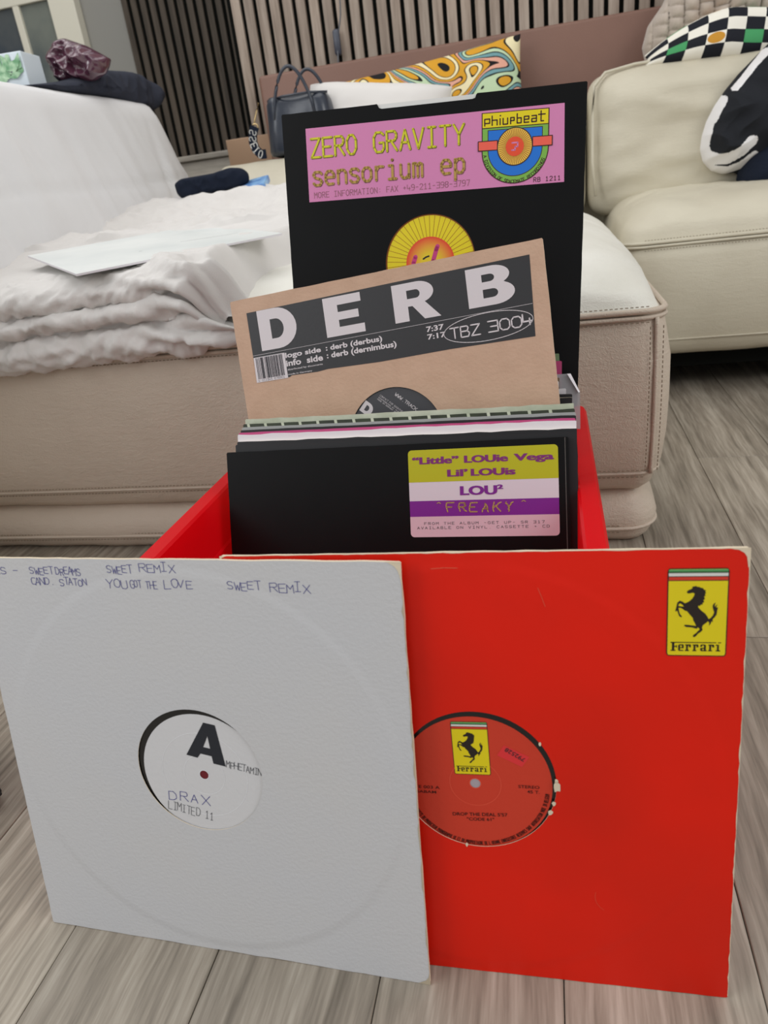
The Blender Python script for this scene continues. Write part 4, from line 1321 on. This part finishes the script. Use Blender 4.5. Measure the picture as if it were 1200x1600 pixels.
def sun_mat():
    m = mat('sun_core', rgb(225, 190, 40), .45)
    nt = m.node_tree
    tc = nt.nodes.new('ShaderNodeTexCoord'); vm = nt.nodes.new('ShaderNodeVectorMath'); vm.operation = 'LENGTH'
    rp = nt.nodes.new('ShaderNodeValToRGB')
    mr2 = nt.nodes.new('ShaderNodeMapRange'); mr2.inputs[2].default_value = .027
    nt.links.new(tc.outputs['Object'], vm.inputs[0]); nt.links.new(vm.outputs['Value'], mr2.inputs[0]); nt.links.new(mr2.outputs[0], rp.inputs[0])
    e = rp.color_ramp.elements
    e[0].position = .35; e[0].color = rgb(226, 195, 40, 1.1); e[1].position = .95; e[1].color = rgb(222, 68, 40, 1.1)
    k = e.new(.65); k.color = rgb(226, 150, 50, 1.1)
    nt.links.new(rp.outputs[0], nt.nodes['Principled BSDF'].inputs['Base Color'])
    return m


poly2d('sun_core', [circle(0, 0, .0262, 60)], sun_mat(), lb4, .00035)
V, Fc = ribbon([[(-.0185, .0000), (-.0160, .0065)], [(.0030, .0010), (.0068, .0130), (.0082, .0160)]], .0046, .00045)
o = pyd('sun_print', [v for k, v in enumerate(V)], Fc, M['magenta'], lb4)
V, Fc = ribbon([[(-.0075, .0040), (-.0045, .0058), (-.0015, .0066)]], .0016, .0005)
pyd('sun_print', V, Fc, M['ink_black'], lb4)

# --- the rest of the records, front to back, between the lettered sleeves
GR = 'record sleeves packed in the red crate'
M['card_white'] = mat('card_white', rgb(222, 218, 222, 1.05), .6, bump=.1, scale=100)
M['card_magenta'] = mat('card_magenta', rgb(175, 60, 110, 1.1), .5)
M['card_grey'] = mat('card_grey', rgb(160, 160, 158, 1.05), .6, bump=.1, scale=100)
M['card_black'] = mat('card_black', rgb(24, 23, 26), .5)
M['card_sage'] = mat('card_sage', rgb(172, 178, 155, 1.1), .65, bump=.25, scale=120, col2=rgb(192, 195, 175, 1.1), cscale=40)
M['card_green'] = mat('card_green', rgb(52, 60, 40), .5, col2=rgb(40, 44, 32), cscale=60)
M['card_brown'] = mat('card_brown', rgb(120, 100, 78), .6)
M['plastic'] = mat('plastic', rgb(190, 192, 196), .3, alpha=.55, spec=.6)
M['card_olive'] = mat('card_olive', rgb(105, 125, 90, 1.05), .5)


def tabbed_sleeve(t, u0, top, mface, medge, thick, label, seed, spine=None, ro=.008, group=GR, bottom=.008, fold=False, amp=.0006):
    """a sleeve whose top front edge sits at height top and depth t"""
    lean = .373 - (t - .579) * .9 if t < .68 else .25
    hgt = SZ * math.cos(lean)
    z0 = top - hgt
    v0 = t - SZ * math.sin(lean)
    r = sleeve((u0, v0, z0, -.028, lean, ro), mface, medge, label, seed, thick=thick, amp=amp, group=group)
    return r


rec = [
 (.5895, -.2945, .3061, 'card_black', 'grey_edge', .0028, 'plain black record sleeve directly behind the one with the green sticker'),
 (.5935, -.2940, .3077, 'card_black', 'cream_edge', .0040, 'black record sleeve with pale worn edges, third from the front of the crate'),
 (.5985, -.2945, .3132, 'card_white', 'card_white', .0045, 'bright white record sleeve near the front of the crate'),
 (.6035, -.2950, .3133, 'card_magenta', 'card_magenta', .0028, 'thin magenta record sleeve just behind the bright white one'),
 (.6070, -.2945, .3146, 'card_black', 'card_black', .0035, 'thin black record sleeve between the magenta and the grey one'),
 (.6115, -.2945, .3159, 'card_grey', 'card_grey', .0040, 'pale grey record sleeve in front of the one with the film strip edge'),
 (.6165, -.2950, .3173, 'card_green', 'card_green', .0050, 'dark green record sleeve with pale bars like a film strip along its top edge'),
 (.6235, -.2950, .3203, 'card_sage', 'card_sage', .0090, 'thick worn sage green record sleeve right in front of the kraft one'),
]
made = []
for i, (t, u0, top, mf, me_, th, lab) in enumerate(rec):
    lean = .373 - (t - .579) * .75
    v0 = t - (top - .010) * math.tan(lean)
    z0 = top - SZ * math.cos(lean)
    v0 = t - SZ * math.sin(lean)
    r = sleeve((u0, v0, z0, -.030, lean, .004), M[mf], M[me_], lab, 60 + i, thick=th, amp=.0010 if i in (1, 2, 7) else .0004, group=GR)
    made.append(r)
# film strip bars on the top edge of the dark green sleeve
fs_ = made[6]
for k in range(17):
    x0 = .006 + k * .0180
    o = pyd('pale_bar', [(x0, SZ - .0085, .0002), (x0 + .0028, SZ - .0085, .0002), (x0 + .0012, SZ, .0002), (x0 - .0016, SZ, .0002)], [(0, 1, 2, 3)], M['card_sage'], fs_)
# die cut edge seen on the second sleeve
V, Fc = ribbon([[(.2990, .297), (.3035, .2960), (.3055, .2925), (.3062, .280), (.3066, .22), (.3068, .05)]], .0009, .0002)
pyd('worn_crease', V, Fc, M['cream_edge'], made[0])
V, Fc = ribbon([[(.3118, .3145), (.3120, .20), (.3122, .02)]], .0006, .0002)
pyd('worn_crease', V, Fc, M['grey_edge'], ls)
rear = [
 (.6690, -.2955, .3085, 'card_black', 'cream_edge', .0045, 'black record sleeve with pale edges right behind the kraft one'),
 (.6790, -.2950, .3110, 'card_black', 'card_black', .0050, 'plain black record sleeve, second behind the kraft one'),
 (.6890, -.3000, .3150, 'card_white', 'card_white', .0040, 'white record sleeve, lower of the two behind the kraft one'),
 (.6990, -.3070, .3200, 'card_white', 'card_white', .0040, 'white record sleeve, higher of the two behind the kraft one'),
 (.7090, -.3060, .3210, 'card_brown', 'cream_edge', .0040, 'brown record sleeve with cream edges behind the white ones'),
 (.7420, -.3030, .3290, 'card_magenta', 'card_white', .0040, 'magenta record sleeve with white edges near the back of the crate'),
 (.7500, -.3050, .3350, 'card_olive', 'card_green', .0060, 'olive green record sleeve standing last but one in the crate'),
]
for i, (t, u0, top, mf, me_, th, lab) in enumerate(rear):
    lean = .26
    z0 = top - SZ * math.cos(lean)
    v0 = t - SZ * math.sin(lean)
    sleeve((u0, v0, max(z0, .008), -.020, lean, .0), M[mf], M[me_], lab, 80 + i, thick=th, amp=.0007, group='record sleeves behind the kraft one')
# clear plastic sleeve with a cut corner
a, b = basis(-.01, .26, 0)
ps = frame_root('plastic_sleeve', Vector((-.288, .7300 - SZ * math.sin(.26), .0085)), a, b, 'cloudy plastic record sleeve with cut top corners behind the kraft one', 'record sleeve', None)
P = [(0, 0), (.318, 0), (.318, .300), (.309, .319), (.009, .319), (0, .300)]
lv = [(x, y, z) for z in (0, -.0008) for x, y in P]
pyd('pouch', lv, [(0, 1, 2, 3, 4, 5), (11, 10, 9, 8, 7, 6)] + [(i, (i + 6), (i + 1) % 6 + 6, (i + 1) % 6) for i in range(6)], M['plastic'], ps)
pyd('folded_corner', [(.318, .300, .0002), (.3165, .2995, .0025), (.3055, .319, .0025), (.309, .319, .0002)], [(0, 3, 2, 1)], M['card_white'], ps)

# --- sleeve lying on the duvet
P0 = Vector((-.611, .882, .4535)); P1 = Vector((-.395, 1.112, .463)); P2 = Vector((-.824, 1.076, .474))
a = (P1 - P0).normalized(); b = (P2 - P0); b = (b - a * b.dot(a)).normalized()
lay = frame_root('record_sleeve', P0, a, b, 'plain white record sleeve lying flat on the duvet', 'record sleeve')
M['lay_card'] = mat('lay_card', rgb(220, 222, 219, 1.12), .5, bump=.1, scale=200, col2=rgb(206, 210, 208, 1.1), cscale=7)
link('cover', cover_mesh(97, .0028, None, .0004), [M['lay_card'], M['card_white']], lay)
V, Fc = ribbon([[(.195, .120), (.225, .112), (.262, .100), (.285, .098)], [(.12, .10), (.125, .101)]], .0009, .0003)
pyd('pen_mark', V, Fc, M['ink_black'], lay)

# ------------------------------------------------------------------ soft things


def blob(name, outline, th_front, th_back, org, ax, ay, m, parent=None, wr=0.0, ws_=12, seed=0, rings=26, n=110, flat=2.0, extra=None, center=None):
    """puffy cloth body over a star shaped outline given in the plane (ax, ay) at org"""
    P = [Vector((p[0], p[1], 0)) for p in outline]
    tot = sum((P[i] - P[(i + 1) % len(P)]).length for i in range(len(P)))
    R = resample(P + [P[0]], tot / n)[:n]
    for _ in range(2):
        R = [(R[i - 1] + R[i] * 2 + R[(i + 1) % len(R)]) / 4 for i in range(len(R))]
    c = Vector((center[0], center[1], 0)) if center else sum(R, Vector()) / len(R)
    az = Vector(ax).cross(Vector(ay)).normalized()
    ax, ay, org = Vector(ax), Vector(ay), Vector(org)
    V, Fc = [], []
    N = len(R)

    def pt(q, h): return org + ax * q.x + ay * q.y + az * h

    def hh(q, t):
        e = math.sqrt(max(0, 1 - t ** (2 * flat)))
        s = th_front * e
        s += wr * (ridge((q.x + seed, q.y, seed), ws_) - .6) * e
        if extra: s += extra(q, t) * e
        return s
    for side in (1, -1):
        V.append(pt(c, hh(c, 0) if side > 0 else -th_back)); base = len(V) - 1
        for k in range(1, rings + 1):
            t = math.sin(k / rings * PI / 2)
            for q in R:
                p = c + (q - c) * t
                h = hh(p, t) if side > 0 else -th_back * math.sqrt(max(0, 1 - t ** (2 * flat)))
                V.append(pt(p, h))
        for i in range(N):
            f = (base, base + 1 + i, base + 1 + (i + 1) % N)
            Fc.append(f if side > 0 else f[::-1])
        for k in range(rings - 1):
            for i in range(N):
                a_ = base + 1 + k * N + i; b_ = base + 1 + k * N + (i + 1) % N
                f = (a_, a_ + N, b_ + N, b_)
                Fc.append(f if side > 0 else f[::-1])
    o = pyd(name, V, Fc, m, parent, True)

    def surf(x, y):
        p = Vector((x, y, 0)) - c
        an = math.atan2(p.y, p.x)
        best = min(R, key=lambda q: abs(math.remainder(math.atan2((q - c).y, (q - c).x) - an, 2 * PI)))
        t = min(.995, p.length / max(1e-6, (best - c).length))
        return pt(Vector((x, y, 0)), hh(Vector((x, y, 0)), t)), az
    return o, surf


def strip_on(surf, pts, w0, m, parent, name, lift=.0025):
    P = resample([(p[0], p[1], 0) for p in pts], .004)
    V, Fc = [], []
    for i, p in enumerate(P):
        a = P[max(0, i - 1)]; b = P[min(len(P) - 1, i + 1)]
        d = (b - a).normalized(); n_ = Vector((-d.y, d.x, 0))
        ww = w0 if not callable(w0) else w0(i / (len(P) - 1))
        for k in (-1, -.5, 0, .5, 1):
            q = p + n_ * ww / 2 * k
            s, z = surf(q.x, q.y)
            V.append(s + z * lift)
    for i in range(len(P) - 1):
        for k in range(4):
            a = i * 5 + k
            Fc.append((a, a + 1, a + 6, a + 5))
    return pyd(name, V, Fc, m, parent, True)


XA, ZA = (1, 0, 0), (0, 0, 1)
# jacket on the right seat (plane facing the camera)
jk = empty('track_jacket', (0, 0, 0), 'black track jacket with white sleeve stripes heaped on the right of the sofa', 'jacket')
jo = [(.500, .700), (.468, .672), (.432, .640), (.405, .610), (.385, .582), (.370, .552), (.362, .522), (.360, .495), (.368, .468), (.388, .446), (.412, .436), (.440, .436), (.462, .418), (.52, .412), (.72, .412), (.80, .45), (.82, .58), (.74, .70), (.62, .745), (.55, .735)]
jb, js_ = blob('body', jo, .085, .02, (0, 1.99, 0), XA, ZA, M['black_cloth'], jk, wr=.024, ws_=10, seed=3, center=(.55, .57), rings=110, n=520)
jb.data.materials.append(M['white_stripe'])
SEG = [([(.480, .675), (.455, .650), (.433, .625), (.418, .610)], .006), ([(.392, .592), (.380, .570), (.374, .556)], .012),
       ([(.369, .548), (.363, .522), (.362, .498), (.368, .482), (.388, .471), (.412, .470), (.434, .482), (.452, .500)], .0115), ([(.366, .462), (.388, .449), (.415, .444), (.440, .452), (.462, .470)], .009)]


def seg_d(p, pl):
    best = 9
    for a, b in zip(pl, pl[1:]):
        a = Vector(a); b = Vector(b); d = b - a
        t = max(0, min(1, (p - a).dot(d) / d.length_squared))
        best = min(best, (p - a - d * t).length)
    return best


for p in jb.data.polygons:
    c = Vector((p.center.x, p.center.z))
    if c.x < .5 and any(seg_d(c, pl) < w_ for pl, w_ in SEG): p.material_index = 1
navy, ns_ = blob('trousers', [(.455, .47), (.50, .50), (.60, .52), (.8, .50), (.82, .40), (.44, .402), (.438, .43)], .10, .03, (0, 1.96, 0), XA, ZA, M['navy_cloth'], None, wr=.012, ws_=8, seed=9, center=(.6, .44))
tag(navy, 'dark navy cloth garment crumpled beneath the black jacket', 'garment')

# beige bobble blanket


def bob(q, t):
    r_w = .034
    row = math.floor(q.x / r_w)
    fx = (q.x / r_w - row - .5)
    cy = q.y / .026 + (.5 if row % 2 else 0) + .25 * math.sin(q.x * 20)
    fy = cy - math.floor(cy) - .5
    return .024 * max(0, 1 - (fx * 2) ** 2) ** .5 * (.45 + .55 * max(0, 1 - (fy * 2) ** 2) ** .5)


M['hub_grey'] = mat('hub_grey', rgb(70, 72, 76), .4)
M['beige_plush'] = mat('beige_plush', rgb(180, 167, 154, 1.05), .95, bump=.8, scale=420, sheen=.6, spec=.1)
bo = [(.262, .700), (.250, .745), (.262, .79), (.295, .83), (.32, .88), (.42, .95), (.62, .97), (.85, .95), (.90, .80), (.78, .67), (.60, .670), (.52, .690), (.47, .728), (.42, .740), (.37, .735), (.33, .715), (.30, .700), (.275, .690)]
bl, _ = blob('bobble_blanket', bo, .05, .05, (0, 2.235, 0), XA, ZA, M['beige_plush'], None, wr=.012, ws_=6, seed=4, rings=90, n=520, extra=bob, center=(.52, .81), flat=2.0)
tag(bl, 'thick beige bobble knit blanket heaped over the right end of the sofa back', 'blanket')


# cushions
def pillow(name, w_, h_, th, m, loc, rot, seed=0, pinch=.06, wr=.006, taper=0):
    V, Fc, UV = [], [], []
    n_ = 46
    for side in (1, -1):
        for j in range(n_ + 1):
            for i in range(n_ + 1):
                s = math.sin((-1 + 2 * i / n_) * PI / 2); t = math.sin((-1 + 2 * j / n_) * PI / 2)
                e = max(0, (1 - s ** 4) * (1 - t ** 4)) ** .5
                x = s * (w_ / 2) * (1 - pinch * (1 - t * t)); z = t * (h_ / 2) * (1 - pinch * (1 - s * s))
                y = -side * (th / 2 * e + wr * fbm((x, z, seed), 9) * e)
                if taper and s < -.2:
                    q = ((-s - .2) / .8) ** 1.6
                    z = -h_ / 2 + (z + h_ / 2) * (1 - taper * q); y *= (1 - taper * .6 * q)
                V.append((x, y, z)); UV.append((s * .5 + .5, t * .5 + .5))
    N = (n_ + 1) ** 2
    for j in range(n_):
        for i in range(n_):
            a = j * (n_ + 1) + i
            Fc.append((a, a + 1, a + n_ + 2, a + n_ + 1))
            a += N
            Fc.append((a, a + n_ + 1, a + n_ + 2, a + 1))
    o = pyd(name, V, Fc, m, None, True)
    uv = o.data.uv_layers.new(name='uv')
    for lp in o.data.loops:
        uv.data[lp.index].uv = UV[lp.vertex_index]
    o.location = loc; o.rotation_euler = rot
    return o


def swirl_mat():
    m = mat('swirl_print', (.5, .4, .2, 1), .8, spec=.2)
    nt = m.node_tree; L = nt.links
    tc = nt.nodes.new('ShaderNodeTexCoord')
    mp = nt.nodes.new('ShaderNodeMapping'); mp.inputs['Scale'].default_value = (1, 1, 1.4); mp.inputs['Rotation'].default_value = (0, .5, 0)
    L.new(tc.outputs['Object'], mp.inputs[0])
    n = nt.nodes.new('ShaderNodeTexNoise'); n.inputs['Scale'].default_value = 5.0; n.inputs['Detail'].default_value = .3; n.inputs['Distortion'].default_value = 1.3
    L.new(mp.outputs[0], n.inputs['Vector'])
    rp = nt.nodes.new('ShaderNodeValToRGB'); rp.color_ramp.interpolation = 'CONSTANT'
    blk = rgb(28, 26, 28); mus = rgb(205, 150, 45, 1.05); crm = rgb(222, 210, 170, 1.1); pnk = rgb(215, 160, 140, 1.05); teal = rgb(110, 150, 155, 1.05); mint = rgb(180, 200, 165, 1.1)
    seq = [(0, blk), (.30, mus), (.37, blk), (.382, crm), (.425, blk), (.437, mus), (.475, blk), (.487, pnk), (.515, blk), (.527, teal), (.56, blk), (.572, mint), (.60, blk), (.612, mus), (.66, blk), (.672, crm), (.74, blk)]
    e = rp.color_ramp.elements
    e[0].position, e[0].color = seq[0]; e[1].position, e[1].color = seq[-1]
    for p_, c_ in seq[1:-1]:
        k = e.new(p_); k.color = c_
    L.new(n.outputs['Fac'], rp.inputs[0]); L.new(rp.outputs[0], nt.nodes['Principled BSDF'].inputs['Base Color'])
    return m


def checker_mat():
    m = mat('checker_print', (.8, .8, .8, 1), .7, spec=.2)
    nt = m.node_tree; L = nt.links
    tc = nt.nodes.new('ShaderNodeTexCoord')
    sc = nt.nodes.new('ShaderNodeMapping'); sc.inputs['Scale'].default_value = (11, 4.4, 1)
    L.new(tc.outputs['UV'], sc.inputs[0])
    ck = nt.nodes.new('ShaderNodeTexChecker'); ck.inputs['Scale'].default_value = 1
    L.new(sc.outputs[0], ck.inputs['Vector'])
    fl = nt.nodes.new('ShaderNodeVectorMath'); fl.operation = 'FLOOR'
    L.new(sc.outputs[0], fl.inputs[0])
    sp = nt.nodes.new('ShaderNodeSeparateXYZ'); L.new(fl.outputs[0], sp.inputs[0])
    # every third row alternates green squares and amber dots on the light cells

    def mod(src, k, val):
        a_ = nt.nodes.new('ShaderNodeMath'); a_.operation = 'MODULO'; a_.inputs[1].default_value = k; L.new(src, a_.inputs[0])
        c = nt.nodes.new('ShaderNodeMath'); c.operation = 'COMPARE'; c.inputs[1].default_value = val; c.inputs[2].default_value = .1; L.new(a_.outputs[0], c.inputs[0])
        return c.outputs[0]
    def mul(p, q):
        a_ = nt.nodes.new('ShaderNodeMath'); a_.operation = 'MULTIPLY'; L.new(p, a_.inputs[0]); L.new(q, a_.inputs[1]); return a_.outputs[0]
    row = mod(sp.outputs[1], 3, 1)
    g = mul(row, mod(sp.outputs[0], 4, 1)); am = mul(row, mod(sp.outputs[0], 4, 3))
    fr = nt.nodes.new('ShaderNodeVectorMath'); fr.operation = 'FRACTION'; L.new(sc.outputs[0], fr.inputs[0])
    ds2 = nt.nodes.new('ShaderNodeVectorMath'); ds2.operation = 'DISTANCE'; ds2.inputs[1].default_value = (.5, .5, 0); L.new(fr.outputs[0], ds2.inputs[0])
    lt_ = nt.nodes.new('ShaderNodeMath'); lt_.operation = 'LESS_THAN'; lt_.inputs[1].default_value = .46; L.new(ds2.outputs['Value'], lt_.inputs[0])

    def mix(fac, A, Bc):
        x_ = nt.nodes.new('ShaderNodeMix'); x_.data_type = 'RGBA'
        if isinstance(fac, float): x_.inputs[0].default_value = fac
        else: L.new(fac, x_.inputs[0])
        for i_, s_ in ((6, A), (7, Bc)):
            if isinstance(s_, tuple): x_.inputs[i_].default_value = s_
            else: L.new(s_, x_.inputs[i_])
        return x_.outputs[2]
    wht = rgb(226, 222, 210, 1.1); blk = rgb(26, 28, 36)
    base = mix(ck.outputs['Fac'], wht, blk)
    c1 = mix(g, base, rgb(70, 150, 95, 1.1))
    amb = mix(lt_.outputs[0], wht, rgb(195, 140, 50, 1.05))
    c2 = mix(am, c1, amb)
    L.new(c2, nt.nodes['Principled BSDF'].inputs['Base Color'])
    return m


pc = pillow('patterned_cushion', .50, .30, .11, swirl_mat(), (-.29, 2.215, .657), (-.22, -.085, .0), 1, pinch=.05)
tag(pc, 'cushion with a swirling mustard, black, pink and teal print leaning on the headboard', 'cushion')
ck_ = pillow('checkered_cushion', .46, .125, .11, checker_mat(), (.475, 2.125, .716), (-.35, .15, 0), 2, pinch=.04, taper=.8)
tag(ck_, 'cushion with black and white checks, green squares and amber dots under the beige blanket', 'cushion')
wp_ = pillow('white_cushion', .38, .16, .15, M['linen'], (-.425, 2.08, .668), (-.3, .15, 0), 3, pinch=.02)
tag(wp_, 'plain off white cushion lying in front of the patterned one beside the black bag', 'cushion')

# ------------------------------------------------------------------ bag
M['bag_leather'] = mat('bag_leather', rgb(42, 48, 60), .28, bump=.25, scale=40, spec=.6)
bag = empty('handbag', (-.618, 2.02, .606), 'black leather handbag with looped handles and a lettered strap at the left', 'handbag')
V, Fc = loft(-.082, .10, -.06, .06, .035, [(.02, 0), (.004, .003), (0, .012), (.0, .06), (.004, .09), (.010, .120), (.018, .134), (.03, .136)], n=8, side=14, disp=lambda p: p + noise.noise_vector(p * 16) * .007)
pyd('body', V, Fc, M['bag_leather'], bag, True)
for y, dx in ((-.05, 0), (.045, .02)):
    P = [(-.050 + dx + .108 * k / 24, y - .004, .085 + .112 * math.sin(PI * k / 24) ** .62 if 0 < k < 24 else .085) for k in range(25)]
    V, Fc = tube(P, .0042, 8)
    pyd('handle', V, Fc, M['bag_leather'], bag, True)
V, Fc = tube([(-.07, -.03, .132), (-.02, -.054, .135), (.05, -.054, .135), (.09, -.03, .132)], .003, 6)
pyd('edge_piping', V, Fc, M['bag_leather'], bag, True)
M['gold'] = mat('gold', rgb(190, 165, 120), .3, metal=.9)
V, Fc = tube([(-.088, -.05, .130), (-.096, -.055, .112), (-.104, -.058, .092), (-.106, -.06, .082)], .002, 6)
pyd('clasp', V, Fc, M['gold'], bag, True)
V, Fc = tube([(-.104 + .008 * math.cos(t), -.062, .076 + .008 * math.sin(t)) for t in [2 * PI * i / 16 for i in range(16)]], .0022, 6, True)
pyd('clasp', V, Fc, M['gold'], bag, True)
# broad lettered strap curving down and under
sp_ = [(-.104, .066), (-.113, .050), (-.116, .032), (-.112, .014), (-.100, .001), (-.084, -.0035 + .004)]
V, Fc = [], []
sr = resample([(a, 0, b) for a, b in sp_], .003)
for p in sr:
    for dy_ in (-.074, -.040): V.append((p.x + (.004 if dy_ < -.05 else 0), dy_, p.z + .001))
V2 = []
k = len(sr)
VV = [Vector(v) for v in V]
# give the webbing thickness and turn its face to the viewer
Vf, Ff = [], []
for i, p in enumerate(sr):
    a = sr[max(0, i - 1)]; b = sr[min(k - 1, i + 1)]
    d = (b - a).normalized(); n_ = Vector((-d.z, 0, d.x))
    for s in (-.011, .011):
        for yy in (-.066, -.062):
            Vf.append((p.x + n_.x * s, yy, p.z + n_.z * s + .012))
for i in range(k - 1):
    o = i * 4
    for a_, b_ in ((0, 1), (1, 3), (3, 2), (2, 0)):
        Ff.append((o + a_, o + b_, o + 4 + b_, o + 4 + a_))
Ff.append((0, 2, 3, 1)); Ff.append(((k - 1) * 4, (k - 1) * 4 + 1, (k - 1) * 4 + 3, (k - 1) * 4 + 2))
stp = pyd('strap', Vf, Ff, M['navy_cloth'], bag)
# woven letters along the strap
polys = []
for ci, (ch, ti) in enumerate(zip('SSEIO', (.20, .36, .52, .68, .84))):
    i = int(ti * (k - 1)); p = sr[i]; a = sr[max(0, i - 2)]; b = sr[min(k - 1, i + 2)]
    d = (b - a).normalized(); n_ = Vector((-d.z, 0, d.x))
    for pl in G[ch]:
        polys.append([(p.x + n_.x * (gx / 6 - .5) * -.018 + d.x * (gy / 4 - .5) * .009, p.z + .012 + n_.z * (gx / 6 - .5) * -.018 + d.z * (gy / 4 - .5) * .009) for gy, gx in pl])
V, Fc = ribbon(polys, .0022, 0)
pyd('lettering', [(v[0], -.0668, v[1]) for v in V], Fc, M['badge_white'], stp)

# ------------------------------------------------------------------ folded black cloth and blue packet
fc, _ = blob('folded_cloth', [(-.870, .572), (-.868, .548), (-.855, .535), (-.82, .536), (-.745, .540), (-.700, .545), (-.683, .556), (-.682, .574), (-.695, .586), (-.722, .590), (-.765, .583), (-.85, .581)], .022, .05, (0, 1.74, 0), (1, 0, 0), (0, 0, 1), M['navy_cloth'], None, wr=.006, ws_=24, seed=1, flat=2.4)
tag(fc, 'black knitted garment rolled up on the duvet beside the left arm', 'garment')
M['blue_print'] = mat('blue_print', rgb(60, 110, 185, 1.05), .35, col2=rgb(140, 185, 225, 1.1), cscale=40)
bp_ = box('blue_packet', (-.032, .034, -.04, .04, -.008, .008), M['blue_print'], None, .003)
bp_.location = (-.672, 1.745, .545); bp_.rotation_euler = (.22, -.12, .15)
tag(bp_, 'flat blue and white packet beside the rolled black garment', 'packet')

# ------------------------------------------------------------------ on the left arm: coat, shiny jacket, leafy bag
ct, _ = blob('dark_coat', [(1.53, .788), (1.62, .800), (1.70, .812), (1.78, .832), (1.835, .847), (1.93, .853), (2.0, .857), (2.09, .848), (2.15, .833), (2.165, .812), (2.14, .790), (2.08, .770), (1.98, .770), (1.90, .778), (1.83, .785), (1.7, .783), (1.6, .783)], .035, .12, (-1.065, 0, 0), (0, 1, 0), (0, 0, 1), M['coat_cloth'], None, wr=.012, ws_=10, seed=5, flat=2.2, center=(1.93, .808), rings=40, n=220)
tag(ct, 'dark grey coat lying along the top of the sheeted left arm', 'coat')
M['plum_shine'] = mat('plum_shine', rgb(88, 48, 66), .16, bump=.5, scale=28, spec=.9, coat=.5)
sj, _ = blob('shiny_jacket', [(-1.127, .872), (-1.122, .845), (-1.112, .822), (-1.09, .812), (-1.03, .812), (-1.0, .822), (-.985, .835), (-.976, .850), (-1.0, .866), (-1.025, .882), (-1.050, .893), (-1.072, .903), (-1.086, .900), (-1.10, .896), (-1.112, .886), (-1.122, .882)], .035, .05, (0, 1.76, 0), (1, 0, 0), (0, 0, 1), M['plum_shine'], None, wr=.026, ws_=22, seed=12, flat=1.6, rings=44, n=220, center=(-1.055, .855))
tag(sj, 'shiny plum coloured padded jacket bunched on the dark coat', 'jacket')
M['paper_white'] = mat('paper_white', rgb(205, 215, 222, 1.1), .5)
bx = empty('leafy_box', (-1.235, 1.60, .79), 'white box with a green leaf picture standing behind the left arm', 'box')
a_ = Vector((.20, .98, 0)).normalized()
bx.rotation_euler = (0, 0, .12)
box('carton', (-.20, .158, -.04, .04, -.0045, .068), M['paper_white'], bx, .002)
M['leaf_green'] = mat('leaf_green', rgb(95, 150, 105, 1.05), .5, col2=rgb(175, 205, 170, 1.1), cscale=70)
rnd = random.Random(3)
for k in range(24):
    an = rnd.uniform(-.3, PI + .3) if k else 1.3
    L_ = rnd.uniform(.026, .050)
    cx_, cz_ = .110 + rnd.uniform(-.035, .02), .026 + rnd.uniform(-.012, .012)
    d = Vector((math.cos(an), math.sin(an))); n_ = Vector((-d.y, d.x))
    P = []
    for t in (0, .25, .5, .75, 1): P.append(Vector((cx_, cz_)) + d * L_ * t + n_ * .006 * math.sin(PI * t))
    for t in (.75, .5, .25): P.append(Vector((cx_, cz_)) + d * L_ * t - n_ * .006 * math.sin(PI * t))
    P = [(min(.154, p.x), max(.0, min(.065, p.y))) for p in P]
    pyd('leaf', [(p[0], -.0405 - .0002 * k, p[1]) for p in P], [tuple(range(8))], M['leaf_green'], bx)

# ------------------------------------------------------------------ ribbed black thing at the left edge
M['rubber'] = mat('rubber', rgb(30, 36, 42), .6, bump=.3, scale=120)
wh = empty('rubber_wheel', (-.573, .426, .0598), 'black ribbed rubber wheel at the far left edge, on the floor', 'wheel')
wh.rotation_euler = (0, 0, -.6)
parts = []
V, Fc = tube([(.045 * math.cos(t), 0, .045 * math.sin(t)) for t in [2 * PI * i / 40 for i in range(40)]], .0145, 10, True)
pyd('tyre', V, Fc, M['rubber'], wh, True)
for i in range(20):
    t = 2 * PI * i / 20
    c_, s_ = math.cos(t), math.sin(t)
    V, Fc = loft(-.0055, .0055, -.012, .012, .002, [(.001, .052), (0, .053), (0, .0585), (.001, .0595)], n=2, side=1)
    V = [(v[2] * c_ - v[0] * s_, v[1], v[2] * s_ + v[0] * c_) for v in V]
    pyd('tread_block', V, Fc, M['rubber'], wh)
V, Fc = loft(-.02, .02, -.02, .02, .02, [(0, -.012), (0, .012)], n=8, side=1)
pyd('hub', [(v[0], v[2], v[1]) for v in V], Fc, M['hub_grey'], wh, True)
for i in range(5):
    t = 2 * PI * i / 5
    V, Fc = tube([(.015 * math.cos(t), 0, .015 * math.sin(t)), (.036 * math.cos(t), 0, .036 * math.sin(t))], .004, 6)
    pyd('spoke', V, Fc, M['hub_grey'], wh)
